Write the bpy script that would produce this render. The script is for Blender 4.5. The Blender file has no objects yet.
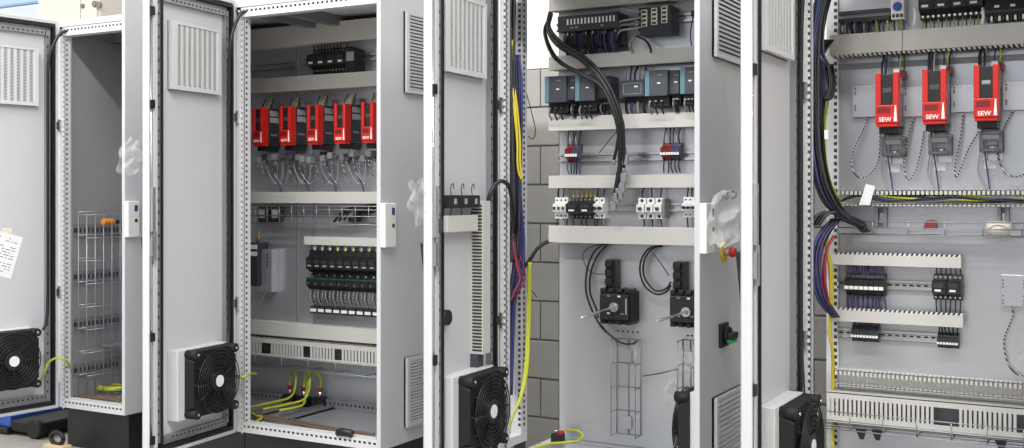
import bpy, math, random
from mathutils import Vector, Matrix
random.seed(7)
S = bpy.context.scene
C = S.collection
# ------------------------------------------------------------------ camera, world, lights, exposure
TH = math.radians(29); F = 1090.0; HZ = 196.0; CZ = 1.265
cam = bpy.data.cameras.new('camera'); co = bpy.data.objects.new('camera', cam); C.objects.link(co)
co.location = (0, 0, CZ); co.rotation_euler = (math.pi/2, 0, TH)
cam.sensor_width = 36; cam.lens = F/1024*36; cam.shift_y = -(224-HZ)/1024; cam.clip_start = .05
S.camera = co
W = bpy.data.worlds.new('world'); S.world = W; W.use_nodes = True
bg = W.node_tree.nodes['Background']; bg.inputs[1].default_value = 1.0
_g = W.node_tree.nodes.new('ShaderNodeTexCoord'); _s = W.node_tree.nodes.new('ShaderNodeSeparateXYZ'); _r = W.node_tree.nodes.new('ShaderNodeValToRGB')
_m = W.node_tree.nodes.new('ShaderNodeMapRange'); _m.inputs['From Min'].default_value = -1
W.node_tree.links.new(_g.outputs['Generated'], _s.inputs[0]); W.node_tree.links.new(_s.outputs['Z'], _m.inputs['Value']); W.node_tree.links.new(_m.outputs[0], _r.inputs[0])
_r.color_ramp.elements[0].position = .485; _r.color_ramp.elements[0].color = (.24, .235, .225, 1)
_r.color_ramp.elements[1].position = .515; _r.color_ramp.elements[1].color = (1.12, 1.17, 1.24, 1)
W.node_tree.links.new(_r.outputs[0], bg.inputs[0])
def area(name, loc, rot, sx, sy, power, col=(1, .985, .97)):
    l = bpy.data.lights.new(name, 'AREA'); l.shape = 'RECTANGLE'; l.size = sx; l.size_y = sy; l.energy = power; l.color = col
    o = bpy.data.objects.new(name, l); C.objects.link(o); o.location = loc; o.rotation_euler = rot; return o
for i, lx in enumerate((-6.6, -3.9, -1.2, 1.5)):
    area('ceiling_lamp', (lx, 1.35, 4.28), (0, 0, 0), 2.2, .3, 190)
for i, lx in enumerate((-6.6, -3.9, -1.2)):
    area('ceiling_lamp', (lx, -1.6, 4.28), (0, 0, 0), 2.2, .3, 55)
S.view_settings.view_transform = 'Standard'; S.view_settings.look = 'None'
S.view_settings.gamma = 1; S.view_settings.use_curve_mapping = False
S.view_settings.exposure = -0.2

# ------------------------------------------------------------------ helpers
sn, cs = math.sin(TH), math.cos(TH)
def ray(u, v):
    r = (u-512)/F
    return Vector((r*cs-sn, r*sn+cs, -(v-HZ)/F))
def at(u, v, Y):                      # point of the plane Y seen in direction (u, v)
    d = ray(u, v); t = Y/d.y
    return Vector((0, 0, CZ))+d*t
def atx(u, v, X):
    d = ray(u, v); t = X/d.x
    return Vector((0, 0, CZ))+d*t

def lin(c): 
    c /= 255.0
    return c/12.92 if c <= .04045 else ((c+.055)/1.055)**2.4
MATS = {}
def mat(name, rgb, rough=.5, metal=0., var=.0, scale=8., bump=0., bscale=200., stretch=None, rough_var=0., trans=0., alpha=1., coat=0.):
    m = bpy.data.materials.new(name); m.use_nodes = True; nt = m.node_tree; b = nt.nodes['Principled BSDF']
    col = tuple(lin(x) for x in rgb)+(1,)
    b.inputs['Base Color'].default_value = col; b.inputs['Roughness'].default_value = rough; b.inputs['Metallic'].default_value = metal
    b.inputs['Transmission Weight'].default_value = trans; b.inputs['Alpha'].default_value = alpha
    b.inputs['Coat Weight'].default_value = coat
    if var or bump or rough_var:
        tc = nt.nodes.new('ShaderNodeTexCoord'); mp = nt.nodes.new('ShaderNodeMapping')
        nt.links.new(tc.outputs['Object'], mp.inputs[0])
        if stretch: mp.inputs['Scale'].default_value = stretch
        n = nt.nodes.new('ShaderNodeTexNoise'); n.inputs['Scale'].default_value = scale; n.inputs['Detail'].default_value = 4
        nt.links.new(mp.outputs[0], n.inputs['Vector'])
        if var:
            mx = nt.nodes.new('ShaderNodeMix'); mx.data_type = 'RGBA'
            mx.inputs['A'].default_value = tuple(c*(1-var) for c in col[:3])+(1,); mx.inputs['B'].default_value = tuple(min(1, c*(1+var)) for c in col[:3])+(1,)
            nt.links.new(n.outputs['Fac'], mx.inputs['Factor']); nt.links.new(mx.outputs['Result'], b.inputs['Base Color'])
        if rough_var:
            mr = nt.nodes.new('ShaderNodeMapRange'); mr.inputs['To Min'].default_value = max(0, rough-rough_var); mr.inputs['To Max'].default_value = rough+rough_var
            nt.links.new(n.outputs['Fac'], mr.inputs['Value']); nt.links.new(mr.outputs[0], b.inputs['Roughness'])
        if bump:
            n2 = nt.nodes.new('ShaderNodeTexNoise'); n2.inputs['Scale'].default_value = bscale; n2.inputs['Detail'].default_value = 3
            nt.links.new(mp.outputs[0], n2.inputs['Vector'])
            bp = nt.nodes.new('ShaderNodeBump'); bp.inputs['Strength'].default_value = bump; bp.inputs['Distance'].default_value = .002
            nt.links.new(n2.outputs['Fac'], bp.inputs['Height']); nt.links.new(bp.outputs[0], b.inputs['Normal'])
    MATS[name] = m; return m
paint = mat('paint_light_grey', (194, 196, 200), .45, var=.02, scale=5, bump=.05, bscale=500)
paint_w = mat('paint_post', (203, 204, 206), .42, var=.02, scale=5)
galv = mat('galvanised', (194, 196, 201), .32, .72, var=.06, scale=3, stretch=(1, 1, .35), rough_var=.08)
wall_shaded = mat('shaded_side_wall', (150, 151, 153), .5, .35, var=.05, scale=3, rough_var=.06)  # darker tone puts shade into the empty cabinet's inner side wall
steel = mat('steel_strip', (150, 153, 158), .4, .6, var=.12, scale=20)
rail_m = mat('slotted_rail', (132, 134, 138), .5, .5, var=.12, scale=14)
dark = mat('dark_hollow', (52, 52, 54), .8)
ductm = mat('duct_plastic', (193, 192, 188), .55, var=.02, scale=6)
black = mat('black_plastic', (24, 24, 26), .45, var=.2, scale=30)
blackm = mat('black_matt', (17, 17, 18), .7, var=.2, scale=20)
rubber = mat('black_rubber', (20, 20, 21), .6)
slate = mat('slate_plastic', (62, 66, 74), .5, var=.05, scale=20)
slate_d = mat('dark_slate_plastic', (44, 48, 55), .5, var=.08, scale=20)
teal = mat('teal_strip', (88, 124, 138), .5)
white = mat('white_plastic', (228, 228, 226), .45)
cream = mat('cream_paint', (226, 220, 206), .5, var=.03, scale=3)
red = mat('red_plastic', (188, 32, 24), .38, var=.06, scale=12)
red_d = mat('dark_red_plastic', (112, 20, 18), .45)
grey_p = mat('grey_plastic', (120, 122, 124), .5, var=.05, scale=20)
chrome = mat('chrome', (205, 205, 205), .22, .9)
green = mat('green_plastic', (26, 66, 46), .5)
green_b = mat('green_lever', (30, 150, 70), .4)
blue = mat('blue_plastic', (40, 60, 120), .5)
blue_w = mat('blue_wire', (52, 58, 106), .5)
violet_w = mat('violet_wire', (66, 52, 84), .5)
red_w = mat('red_wire', (150, 40, 60), .5)
black_w = mat('black_wire', (22, 22, 25), .45)
grey_w = mat('grey_wire', (150, 150, 152), .5)
brown_w = mat('brown_wire', (104, 84, 68), .55)
yel = mat('yellow_plastic', (204, 182, 44), .5)
orange = mat('orange_plastic', (228, 140, 30), .5)
tan = mat('tan_block', (206, 184, 146), .7, var=.1, scale=20)
concrete = mat('concrete_floor', (158, 154, 148), .5, var=.1, scale=1.5, rough_var=.1)
wallw = mat('white_wall', (236, 234, 228), .8, var=.015, scale=2)
blockm = mat('grey_block', (172, 171, 167), .85, var=.06, scale=6, bump=.5, bscale=60)
mortar = mat('mortar', (150, 149, 146), .9, var=.05, scale=30)
plinthm = mat('black_plinth', (24, 24, 26), .45, var=.2, scale=4)
paper = mat('paper', (232, 232, 236), .8)
ink = mat('ink', (96, 100, 120), .8)
bluep = mat('blue_paint', (42, 78, 160), .4)
tr_m = mat('transom_blue', (150, 185, 222), .5)
filtm = mat('filter_mat', (104, 104, 104), .9, var=.05, scale=80)
def striped(name, a, b, sc):
    m = mat(name, a, .45); nt = m.node_tree; B = nt.nodes['Principled BSDF']
    tc = nt.nodes.new('ShaderNodeTexCoord'); w = nt.nodes.new('ShaderNodeTexWave'); w.inputs['Scale'].default_value = sc
    w.bands_direction = 'DIAGONAL'
    nt.links.new(tc.outputs['Object'], w.inputs['Vector'])
    r = nt.nodes.new('ShaderNodeValToRGB'); r.color_ramp.interpolation = 'CONSTANT'; r.color_ramp.elements[1].position = .62
    r.color_ramp.elements[0].color = tuple(lin(x) for x in a)+(1,); r.color_ramp.elements[1].color = tuple(lin(x) for x in b)+(1,)
    nt.links.new(w.outputs['Fac'], r.inputs[0]); nt.links.new(r.outputs[0], B.inputs['Base Color']); return m
earth = striped('yellow_green_wire', (206, 198, 52), (120, 158, 44), 60)
twist = striped('black_white_wire', (40, 40, 44), (200, 200, 202), 40)
def film():
    m = bpy.data.materials.new('clear_film'); m.use_nodes = True; nt = m.node_tree
    for n in list(nt.nodes): nt.nodes.remove(n)
    o = nt.nodes.new('ShaderNodeOutputMaterial'); a = nt.nodes.new('ShaderNodeBsdfTransparent'); g = nt.nodes.new('ShaderNodeBsdfPrincipled')
    g.inputs['Base Color'].default_value = (.85, .85, .86, 1); g.inputs['Roughness'].default_value = .2
    mx = nt.nodes.new('ShaderNodeMixShader'); mx.inputs[0].default_value = .17
    nt.links.new(a.outputs[0], mx.inputs[1]); nt.links.new(g.outputs[0], mx.inputs[2]); nt.links.new(mx.outputs[0], o.inputs[0]); return m
filmm = film()
def glass(name, tint):
    m = bpy.data.materials.new(name); m.use_nodes = True; nt = m.node_tree
    for n in list(nt.nodes): nt.nodes.remove(n)
    o = nt.nodes.new('ShaderNodeOutputMaterial'); a = nt.nodes.new('ShaderNodeBsdfTransparent'); a.inputs[0].default_value = tint+(1,)
    g = nt.nodes.new('ShaderNodeBsdfGlossy'); g.inputs['Roughness'].default_value = .05
    mx = nt.nodes.new('ShaderNodeMixShader'); mx.inputs[0].default_value = .06
    nt.links.new(a.outputs[0], mx.inputs[1]); nt.links.new(g.outputs[0], mx.inputs[2]); nt.links.new(mx.outputs[0], o.inputs[0]); return m
glass_c = glass('window_glass', (.97, .98, 1)); glass_b = glass('blue_window_glass', (.82, .91, 1))
smoked = glass('clear_plastic_cover', (.6, .6, .6))

ORG = {}
def org(o): return ORG.get(o.name, Vector((0, 0, 0))) if o is not None else Vector((0, 0, 0))
def smooth_path(pts, n=5):
    pts = [Vector(p) for p in pts]
    if len(pts) < 3 or n < 2: return pts
    out = []
    for i in range(len(pts)-1):
        p0 = pts[max(0, i-1)]; p1 = pts[i]; p2 = pts[i+1]; p3 = pts[min(len(pts)-1, i+2)]
        for k in range(n):
            t = k/n
            out.append(.5*((2*p1)+(p2-p0)*t+(2*p0-5*p1+4*p2-p3)*t*t+(3*p1-p0-3*p2+p3)*t*t*t))
    out.append(pts[-1]); return out
class MB:
    def __init__(s): s.v = []; s.f = []; s.m = []; s.sm = []
    def add(s, vs, fs, m=0, sm=False):
        b = len(s.v); s.v += [Vector(p) for p in vs]
        for f in fs: s.f.append([b+i for i in f]); s.m.append(m); s.sm.append(sm)
        return s
    def box(s, x0, x1, y0, y1, z0, z1, m=0):
        if x0 > x1: x0, x1 = x1, x0
        if y0 > y1: y0, y1 = y1, y0
        if z0 > z1: z0, z1 = z1, z0
        return s.add([(x0, y0, z0), (x1, y0, z0), (x1, y1, z0), (x0, y1, z0), (x0, y0, z1), (x1, y0, z1), (x1, y1, z1), (x0, y1, z1)],
              [(3, 2, 1, 0), (4, 5, 6, 7), (0, 1, 5, 4), (1, 2, 6, 5), (2, 3, 7, 6), (3, 0, 4, 7)], m)
    def loft(s, A, B, m=0, sm=False, cap=True):
        n = len(A); fs = [(i, (i+1) % n, n+(i+1) % n, n+i) for i in range(n)]
        if cap: fs += [tuple(range(n))[::-1], tuple(range(n, 2*n))]
        return s.add(list(A)+list(B), fs, m, sm)
    def prism_x(s, yz, x0, x1, m=0):   # profile in y,z swept along x
        return s.loft([(x0, y, z) for y, z in yz], [(x1, y, z) for y, z in yz], m)
    def prism_y(s, xz, y0, y1, m=0):
        return s.loft([(x, y1, z) for x, z in xz], [(x, y0, z) for x, z in xz], m)
    def tube(s, pts, r, seg=6, m=0, n=5, r1=None):
        P = smooth_path(pts, n); N = len(P); rings = []
        up = Vector((0, 0, 1)); prev = None
        for i, p in enumerate(P):
            t = (P[min(N-1, i+1)]-P[max(0, i-1)])
            if t.length < 1e-9: t = Vector((0, 0, 1))
            t.normalize()
            a = prev if prev is not None else (Vector((1, 0, 0)) if abs(t.x) < .8 else Vector((0, 1, 0)))
            a = (a-t*a.dot(t))
            if a.length < 1e-6: a = t.orthogonal()
            a.normalize(); prev = a; b = t.cross(a)
            rr = r if r1 is None else r+(r1-r)*i/(N-1)
            rings.append([p+a*(rr*math.cos(2*math.pi*k/seg))+b*(rr*math.sin(2*math.pi*k/seg)) for k in range(seg)])
        base = len(s.v)
        for q in rings: s.v += q
        for i in range(N-1):
            for k in range(seg):
                s.f.append([base+i*seg+k, base+i*seg+(k+1) % seg, base+(i+1)*seg+(k+1) % seg, base+(i+1)*seg+k]); s.m.append(m); s.sm.append(True)
        s.f.append([base+k for k in range(seg)][::-1]); s.m.append(m); s.sm.append(False)
        s.f.append([base+(N-1)*seg+k for k in range(seg)]); s.m.append(m); s.sm.append(False)
        return s
    def cyl(s, p0, p1, r, seg=16, m=0, r1=None): return s.tube([p0, p1], r, seg, m, 1, r1)
    def ring(s, c, ax, r, t, seg=24, m=0):   # thin torus-like ring about axis ax ('y' or 'x')
        pts = []
        for k in range(seg+1):
            a = 2*math.pi*k/seg
            pts.append(Vector(c)+(Vector((r*math.cos(a), 0, r*math.sin(a))) if ax == 'y' else Vector((0, r*math.cos(a), r*math.sin(a)))))
        return s.tube(pts, t, 4, m, 1)
    def build(s, name, mats, parent=None, origin=None, bevel=0, label=None, kind=None):
        o0 = Vector(origin) if origin is not None else org(parent)
        me = bpy.data.meshes.new(name); me.from_pydata([tuple(p-o0) for p in s.v], [], s.f)
        for mm in (mats if isinstance(mats, (list, tuple)) else [mats]): me.materials.append(mm)
        me.polygons.foreach_set('material_index', s.m); me.polygons.foreach_set('use_smooth', s.sm); me.update()
        o = bpy.data.objects.new(name, me); C.objects.link(o)
        if parent is not None: o.parent = parent; ORG[o.name] = org(parent)
        elif origin is not None: o.location = o0; ORG[o.name] = o0
        if bevel:
            b = o.modifiers.new('bevel', 'BEVEL'); b.width = bevel; b.segments = 2; b.limit_method = 'ANGLE'
        if label: o['label'] = label
        if kind: o['kind'] = kind
        return o
def tag(o, label, cat, group=None, kind=None):
    if label: o['label'] = label
    if cat: o['category'] = cat
    if group: o['group'] = group
    if kind: o['kind'] = kind
    return o
def thing(name, label, cat, loc=(0, 0, 0), rz=0, group=None, local=False):
    o = bpy.data.objects.new(name, None); C.objects.link(o); o.location = loc; o.rotation_euler = (0, 0, rz); o.empty_display_size = .05
    ORG[o.name] = Vector((0, 0, 0)) if local else Vector(loc)
    return tag(o, label, cat, group)
def dup(root, loc, label, rz=None):
    def cp(o, par):
        c = o.copy(); C.objects.link(c)
        if par is not None: c.parent = par
        ORG[c.name] = ORG.get(o.name, Vector())
        for ch in [x for x in list(o.children)]: cp(ch, c)
        return c
    r = cp(root, None); r.location = loc; r['label'] = label
    if rz is not None: r.rotation_euler = (0, 0, rz)
    return r
def text_part(body, size, m, parent, name='logo', depth=.0006):
    cu = bpy.data.curves.new(name, 'FONT'); cu.body = body; cu.size = size; cu.extrude = depth; cu.align_x = 'CENTER'; cu.align_y = 'CENTER'; cu.offset = size*.02
    o = bpy.data.objects.new(name+'_tmp', cu); C.objects.link(o)
    dg = bpy.context.evaluated_depsgraph_get(); me = bpy.data.meshes.new_from_object(o.evaluated_get(dg)); me.name = name
    bpy.data.objects.remove(o); bpy.data.curves.remove(cu)
    me.materials.clear(); me.materials.append(m)
    q = bpy.data.objects.new(name, me); C.objects.link(q); q.parent = parent; q.rotation_euler = (math.pi/2, 0, 0); return q

# ------------------------------------------------------------------ the room
FY = 3.71; YP = 4.18; YB = 4.27; Z0 = .20; Z1 = 2.147
def struct(o): o['kind'] = 'structure'; return o
WB = 5.0
struct(MB().box(-9, 5, -5, WB+.2, -.1, 0).build('floor', concrete))
struct(MB().box(-9, 5, -5, WB+.2, 4.5, 4.6).build('ceiling', wallw))
wl = MB(); wl.box(-9.2, -9, -5, WB+.2, 0, 1.9); wl.box(-9.2, -9, -5, WB+.2, 3.9, 4.5); wl.box(-9.2, -9, -5, -4.2, 1.9, 3.9); wl.box(-9.2, -9, 4.4, WB+.2, 1.9, 3.9)
struct(wl.build('wall_left', wallw)); struct(MB().box(4.5, 4.7, -5, WB+.2, 0, 4.5).build('wall_right', wallw))
w = MB()
for y in (-4.2, -1.36, 1.48, 4.34): w.box(-9.12, -9.04, y, y+.06, 1.9, 3.9)
w.box(-9.12, -9.04, -4.2, 4.4, 1.9, 1.96); w.box(-9.12, -9.04, -4.2, 4.4, 3.84, 3.9)
win2 = struct(w.build('window_added', white))  # unseen window, added to reflect brightly in the upper mounting plates
WX0, WX1, WZ0, WZ1 = -7.7, -5.05, 1.1, 3.6
wb = MB(); wb.box(-9, WX0, WB, WB+.2, 0, 4.5, 1); wb.box(WX1, 5, WB, WB+.2, 1.925, 4.5, 1); wb.box(WX0, WX1, WB, WB+.2, WZ1, 4.5, 1)
wb.box(WX0, WX1, WB, WB+.2, 0, WZ0, 1); wb.box(WX1, 5, WB+.012, WB+.2, 0, 1.925, 0)
wall_back = struct(wb.build('wall_back', [mortar, wallw]))
bl = MB().box(0, .394, -.002, .02, 0, .192); blk = bl.build('brick', blockm, wall_back, bevel=.004)
blk.location = (0, 0, -50)
first = True
zs0 = 1.925
for r in range(10):
    z = zs0-(r+1)*.2005
    for k in range(14):
        x = -4.6+k*.4+(.2 if r % 2 else 0)
        o = blk if first else blk.copy()
        if not first: C.objects.link(o)
        first = False
        o.location = (x, WB+random.uniform(-.002, .001), z+.004)
w = MB()
for a, b_, c, d in ((WX0, WX0+.06, WZ0, WZ1), (WX1-.06, WX1, WZ0, WZ1), (WX0, WX1, WZ0, WZ0+.06), (WX0, WX1, WZ1-.06, WZ1), (-6.4, -6.34, WZ0, WZ1)):
    w.box(a, b_, WB+.05, WB+.12, c, d)
win = struct(w.build('window_1', white))
MB().box(WX0, WX1, WB+.07, WB+.10, 2.62, 2.635).build('transom', tr_m, win)
for a, b_ in ((WX0+.06, -6.4), (-6.34, WX1-.06)):
    MB().box(a, b_, WB+.08, WB+.088, WZ0+.06, 2.615).build('pane', glass_c, win)
    MB().box(a, b_, WB+.08, WB+.088, 2.635, WZ1-.06).build('pane', glass_b, win)
for y in (-4.14, -1.3, 1.54): MB().box(-9.09, -9.08, y, y+2.78, 1.96, 3.84).build('pane', glass_c, win2)
for i, (lx, ly) in enumerate([(x, y) for y in (1.35, -1.6) for x in (-6.6, -3.9, -1.2, 1.5)]):
    if i == 7: continue
    t = thing('ceiling_light', 'long white ceiling luminaire, %s of the row %s the cabinets' % (['first', 'second', 'third', 'fourth'][i % 4], 'closer to' if i < 4 else 'farther from'), 'light', (lx, ly, 4.3), group='ceiling luminaires')
    MB().box(lx-1.15, lx+1.15, ly-.19, ly+.19, 4.31, 4.5).build('housing', white, t)

# ------------------------------------------------------------------ cabinets
def hole_column(mb, x, y, z0, z1, w=.010, bar=.007, pitch=.025, t=.0025, m=0):
    """bridging bars across a slot of width w, so real holes are left between them"""
    n = int((z1-z0)/pitch); p = (z1-z0)/n
    for i in range(n+1):
        z = z0+i*p
        mb.box(x, x+w, y, y+t, z-bar, z+bar, m)
def post(root, x0, z0, z1, y=FY, w=.04, d=.04):
    h0 = w*.58; hw = .0075
    mb = MB(); mb.box(x0, x0+h0, y, y+d, z0, z1); mb.box(x0+h0+hw, x0+w, y+.002, y+.0045, z0, z1)
    hole_column(mb, x0+h0, y+.002, z0, z1, w=hw)
    for a, b_ in ((.002, d*.3), (d*.58, d)): mb.box(x0+w-.0025, x0+w, y+a, y+b_, z0, z1)
    n = int((z1-z0)/.025); p = (z1-z0)/n
    for i in range(n): z = z0+(i+.5)*p; mb.box(x0+w-.0025, x0+w, y+d*.3, y+d*.58, z-.007, z+.007)
    mb.box(x0+h0-.002, x0+w-.008, y+.012, y+d, z0, z1, 1)
    return mb.build('post', [paint_w, dark], root)
def rail_x(root, name, x0, x1, y, z, h=.045, mats=None):      # front rail with a row of slots
    mb = MB(); zc = z+h*.62
    mb.box(x0, x1, y, y+.003, z, zc-.005); mb.box(x0, x1, y, y+.003, zc+.005, z+h)
    n = int((x1-x0)/.025); p = (x1-x0)/n
    for i in range(n+1): mb.box(x0+i*p-.006, x0+i*p+.006, y, y+.003, zc-.005, zc+.005)
    mb.box(x0, x1, y+.016, y+.018, z, z+h, 1); mb.box(x0, x1, y+.003, y+.05, z, z+.003); mb.box(x0, x1, y+.003, y+.05, z+h-.003, z+h)
    return mb.build(name, mats or [paint_w, dark], root)
def cabinet(label, x0, x1, xl=None, left_panel=None, backp=True, pw=(.04, .04)):
    xl = x0 if xl is None else xl
    r = thing('control_cabinet', label, 'cabinet', (x0, FY, 0))
    post(r, x0, Z0, Z1-.02, w=pw[0], d=pw[1])
    rail_x(r, 'top_rail', x0, x1-.02, FY, Z1-.075); MB().box(x0, x1-.021, FY-.004, FY+.06, Z1-.03, Z1).build('top_edge', paint, r)
    rail_x(r, 'bottom_rail', x0+.03, x1-.02, FY+.001, Z0, .044)
    MB().box(xl, x1-.021, FY+.02, YB+.02, Z1-.025, Z1-.001).build('roof', paint, r)
    MB().box(xl, x1-.02, FY+.05, YB, Z0+.022, Z0+.028).build('floor_tray', galv, r)
    sp = MB().box(x1-.021, x1, FY-.002, YB+.02, Z0, Z1-.0 if x1 > -4 else 2.3).build('side_panel', paint, r, bevel=.003)
    if backp: MB().box(xl, x1-.02, YB, YB+.018, Z0, Z1-.026).build('back_panel', paint, r)
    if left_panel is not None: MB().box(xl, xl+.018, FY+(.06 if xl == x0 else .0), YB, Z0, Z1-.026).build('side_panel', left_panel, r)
    MB().box(x0+.02, x1-.01, FY+.03, YB-.02, 0, Z0).build('plinth', plinthm, r, bevel=.004)
    for z in (1.62, .78):
        h = MB(); h.box(x0-.004, x0+.016, FY-.014, FY, z-.03, z+.03, 0); h.box(x0-.008, x0+.004, FY-.018, FY-.004, z-.018, z+.018, 1); h.build('hinge', [chrome, black], r)
    return r, sp
def plate(root, x0, x1, z0, z1):
    mb = MB(); mb.box(x0, x1, YP, YP+.003, z0, z1); mb.box(x0, x0+.003, YP, YP+.02, z0, z1, 1); mb.box(x1-.003, x1, YP, YP+.02, z0, z1)
    return mb.build('mounting_plate', [galv, white], root)
def louvre(root, X, y0, y1, z0, z1, n, name='louvre_panel'):
    mb = MB(); t = .02
    mb.box(X, X+.008, y0, y1, z0, z1, 1)
    for a in ((y0, y0+.02, z0, z1), (y1-.02, y1, z0, z1), (y0+.02, y1-.02, z1-.014, z1), (y0+.02, y1-.02, z0, z0+.014)): mb.box(X, X+t, *a)
    f = mb.build(name, [paint, dark], root)
    p = (z1-z0-.028)/n
    sl = MB(); sl.loft([(X+.006, y0+.02, z0+.014+p*.72), (X+.019, y0+.02, z0+.014), (X+.021, y0+.02, z0+.014+p*.42), (X+.008, y0+.02, z0+.014+p*.98)],
                       [(X+.006, y1-.02, z0+.014+p*.72), (X+.019, y1-.02, z0+.014), (X+.021, y1-.02, z0+.014+p*.42), (X+.008, y1-.02, z0+.014+p*.98)])
    s0 = sl.build('slat', paint, f)
    for i in range(1, n):
        c = s0.copy(); C.objects.link(c); c.location = (0, 0, i*p)
    return f

X1a, X1b = -4.67, -4.20; X2a, X2b = -3.48, -2.682; X3a, X3b = -2.11, -1.293; X4a, X4b = -.9286, -.128
cab1, sp1 = cabinet('light grey cabinet standing empty but for a wire basket and loose earth cable', X1a, X1b, left_panel=wall_shaded, pw=(.036, .036))
cab2, sp2 = cabinet('light grey cabinet holding five small red drives in a row', X2a, X2b, xl=-3.96, left_panel=paint, pw=(.042, .043))
cab3, sp3 = cabinet('light grey cabinet holding slate controllers and two black switches with shafts', X3a, X3b, backp=False, pw=(.027, .03))
cab4, sp4 = cabinet('light grey cabinet holding three large red drives on its plate', X4a, X4b, pw=(.027, .03))
MB().box(-3.96, X2a, FY+.0, FY+.02, Z0, Z1-.026).build('filler_panel', paint, cab2)
MB().box(-3.95, X2a, FY+.05, YB-.02, 0, Z0).build('plinth', plinthm, cab2)
plate(cab2, -3.94, X2b-.03, .62, 2.09); plate(cab3, -2.088, X3b-.03, .232, 2.1); plate(cab4, -.925, X4b-.025, .3, 2.1)
# seams of cabinet 2's plate, seen as thin vertical lines
for u in (297.3, 314):
    p = at(u, 300, YP); MB().box(p.x-.004, p.x+.004, YP-.003, YP, .62, 2.03).build('plate_seam', steel, cab2)
# louvres on the outer side panels
def ly(u, X): return atx(u, 300, X).y
louvre(cab2, X2b, ly(403.5, X2b), 4.27, 1.71, 2.06, 22); louvre(cab2, X2b, ly(404, X2b), 4.27, .27, .567, 20)
louvre(cab3, X3b, ly(712, X3b), 4.27, 1.775, 2.09, 17); louvre(cab3, X3b, ly(712, X3b), 4.27, .25, .525, 13)
louvre(cab1, X1b, 3.88, 4.2, 1.71, 2.06, 22); louvre(cab1, X1b, 3.88, 4.2, .27, .567, 20)
# cabinet 1: slotted rails along the inner face of its side wall
for v in (230.8, 277.7, 325.5, 371.5):
    p = atx(69, v, X1a+.02); z = p.z
    mb = MB(); x = X1a+.018
    mb.box(x, x+.012, FY+.07, YB, z-.031, z-.012); mb.box(x, x+.012, FY+.07, YB, z+.012, z+.031); mb.box(x, x+.004, FY+.07, YB, z-.012, z+.012, 1)
    for k in range(18): y = FY+.085+k*.026; mb.box(x, x+.012, y, y+.013, z-.012, z+.012)
    mb.build('slotted_rail', [rail_m, dark], cab1)
mb = MB()
for y in (4.0, 4.2): mb.box(X1a+.02, X1b-.03, y, y+.05, Z1-.075, Z1-.026)
mb.box(X1a+.018, X1a+.06, FY+.06, YB, Z1-.075, Z1-.026); mb.build('roof_rail', rail_m, cab1)
mb = MB()
for x in (-3.40, -3.26): mb.box(x, x+.045, FY+.06, YB, Z1-.075, Z1-.026)
mb.build('roof_rail', rail_m, cab2)
mb = MB().box(-3.94, X2b-.03, YB-.05, YB-.047, Z0+.03, Z0+.075)
for k in range(48): mb.box(-3.92+k*.0255, -3.908+k*.0255, YB-.052, YB-.0495, Z0+.048, Z0+.060, 1)
mb.build('rear_rail', [rail_m, dark], cab2)
mb = MB().box(X3a+.03, X3b-.03, YP-.06, YP-.057, Z0+.002, Z0+.03)
for k in range(28): mb.box(X3a+.05+k*.0255, X3a+.06+k*.0255, YP-.062, YP-.0595, Z0+.01, Z0+.02, 1)
mb.build('rear_rail', [rail_m, dark], cab3)
MB().box(X3a, X3a+.035, FY+.06, YB, Z0, Z0+.032).build('base_rail', paint_w, cab3)
# cabinet 3: second, inner post and its short base rail
py = 3.93; xi = X3a-.011
mb = MB(); zb = .295
mb.box(xi-.05, xi, py-.025, py-.022, zb, Z1-.03, 1); mb.box(xi-.003, xi, py-.022, py+.025, zb, Z1-.03); mb.box(xi-.05, xi-.047, py-.022, py+.025, zb, Z1-.03)
for k in range(76): z = zb+.03+k*.0235; mb.box(xi-.014, xi-.003, py-.0265, py-.0245, z, z+.012, 2); mb.box(xi-.001, xi+.0012, py-.008, py+.004, z, z+.012, 2)
mb.build('inner_post', [paint, paint, dark], cab3)  # coated a tone darker than the other posts to stand for shade
MB().box(xi-.045, xi, FY+.05, py+.025, zb-.035, zb).build('inner_rail', paint_w, cab3)
MB().box(xi-.04, xi-.005, py-.02, py+.02, Z0, zb-.035).build('inner_foot', black, cab3)
# cabinet 4: perforated upright beside the plate
p = at(832, 300, YP-.01); mb = MB(); mb.box(p.x-.02, p.x+.022, YP-.012, YP, .2, 2.1)
for k in range(74): z = .23+k*.025; mb.box(p.x+.008, p.x+.019, YP-.0135, YP-.0115, z, z+.013, 1)
mb.build('upright', [paint_w, dark], cab4)

# lock covers on the outer front edges
def lock_cover(root, X, u, v0, v1):
    p = atx(u, v0, X); q = atx(u, v1, X); y = p.y
    mb = MB().box(X-.001, X+.026, FY-.004, y+.025, q.z, p.z); o = mb.build('lock_cover', white, root, bevel=.004)
    MB().box(X+.02, X+.0275, y-.008, y+.012, p.z-.05, p.z-.02).build('emblem', blue, o)
    MB().cyl((X+.02, y+.002, p.z-.095), (X+.0285, y+.002, p.z-.095), .009, 12).build('screw', slate_d, o)
lock_cover(cab1, X1b, 132, 201, 237); lock_cover(cab2, X2b, 388, 203, 247); lock_cover(cab3, X3b, 706, 203, 253)

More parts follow.
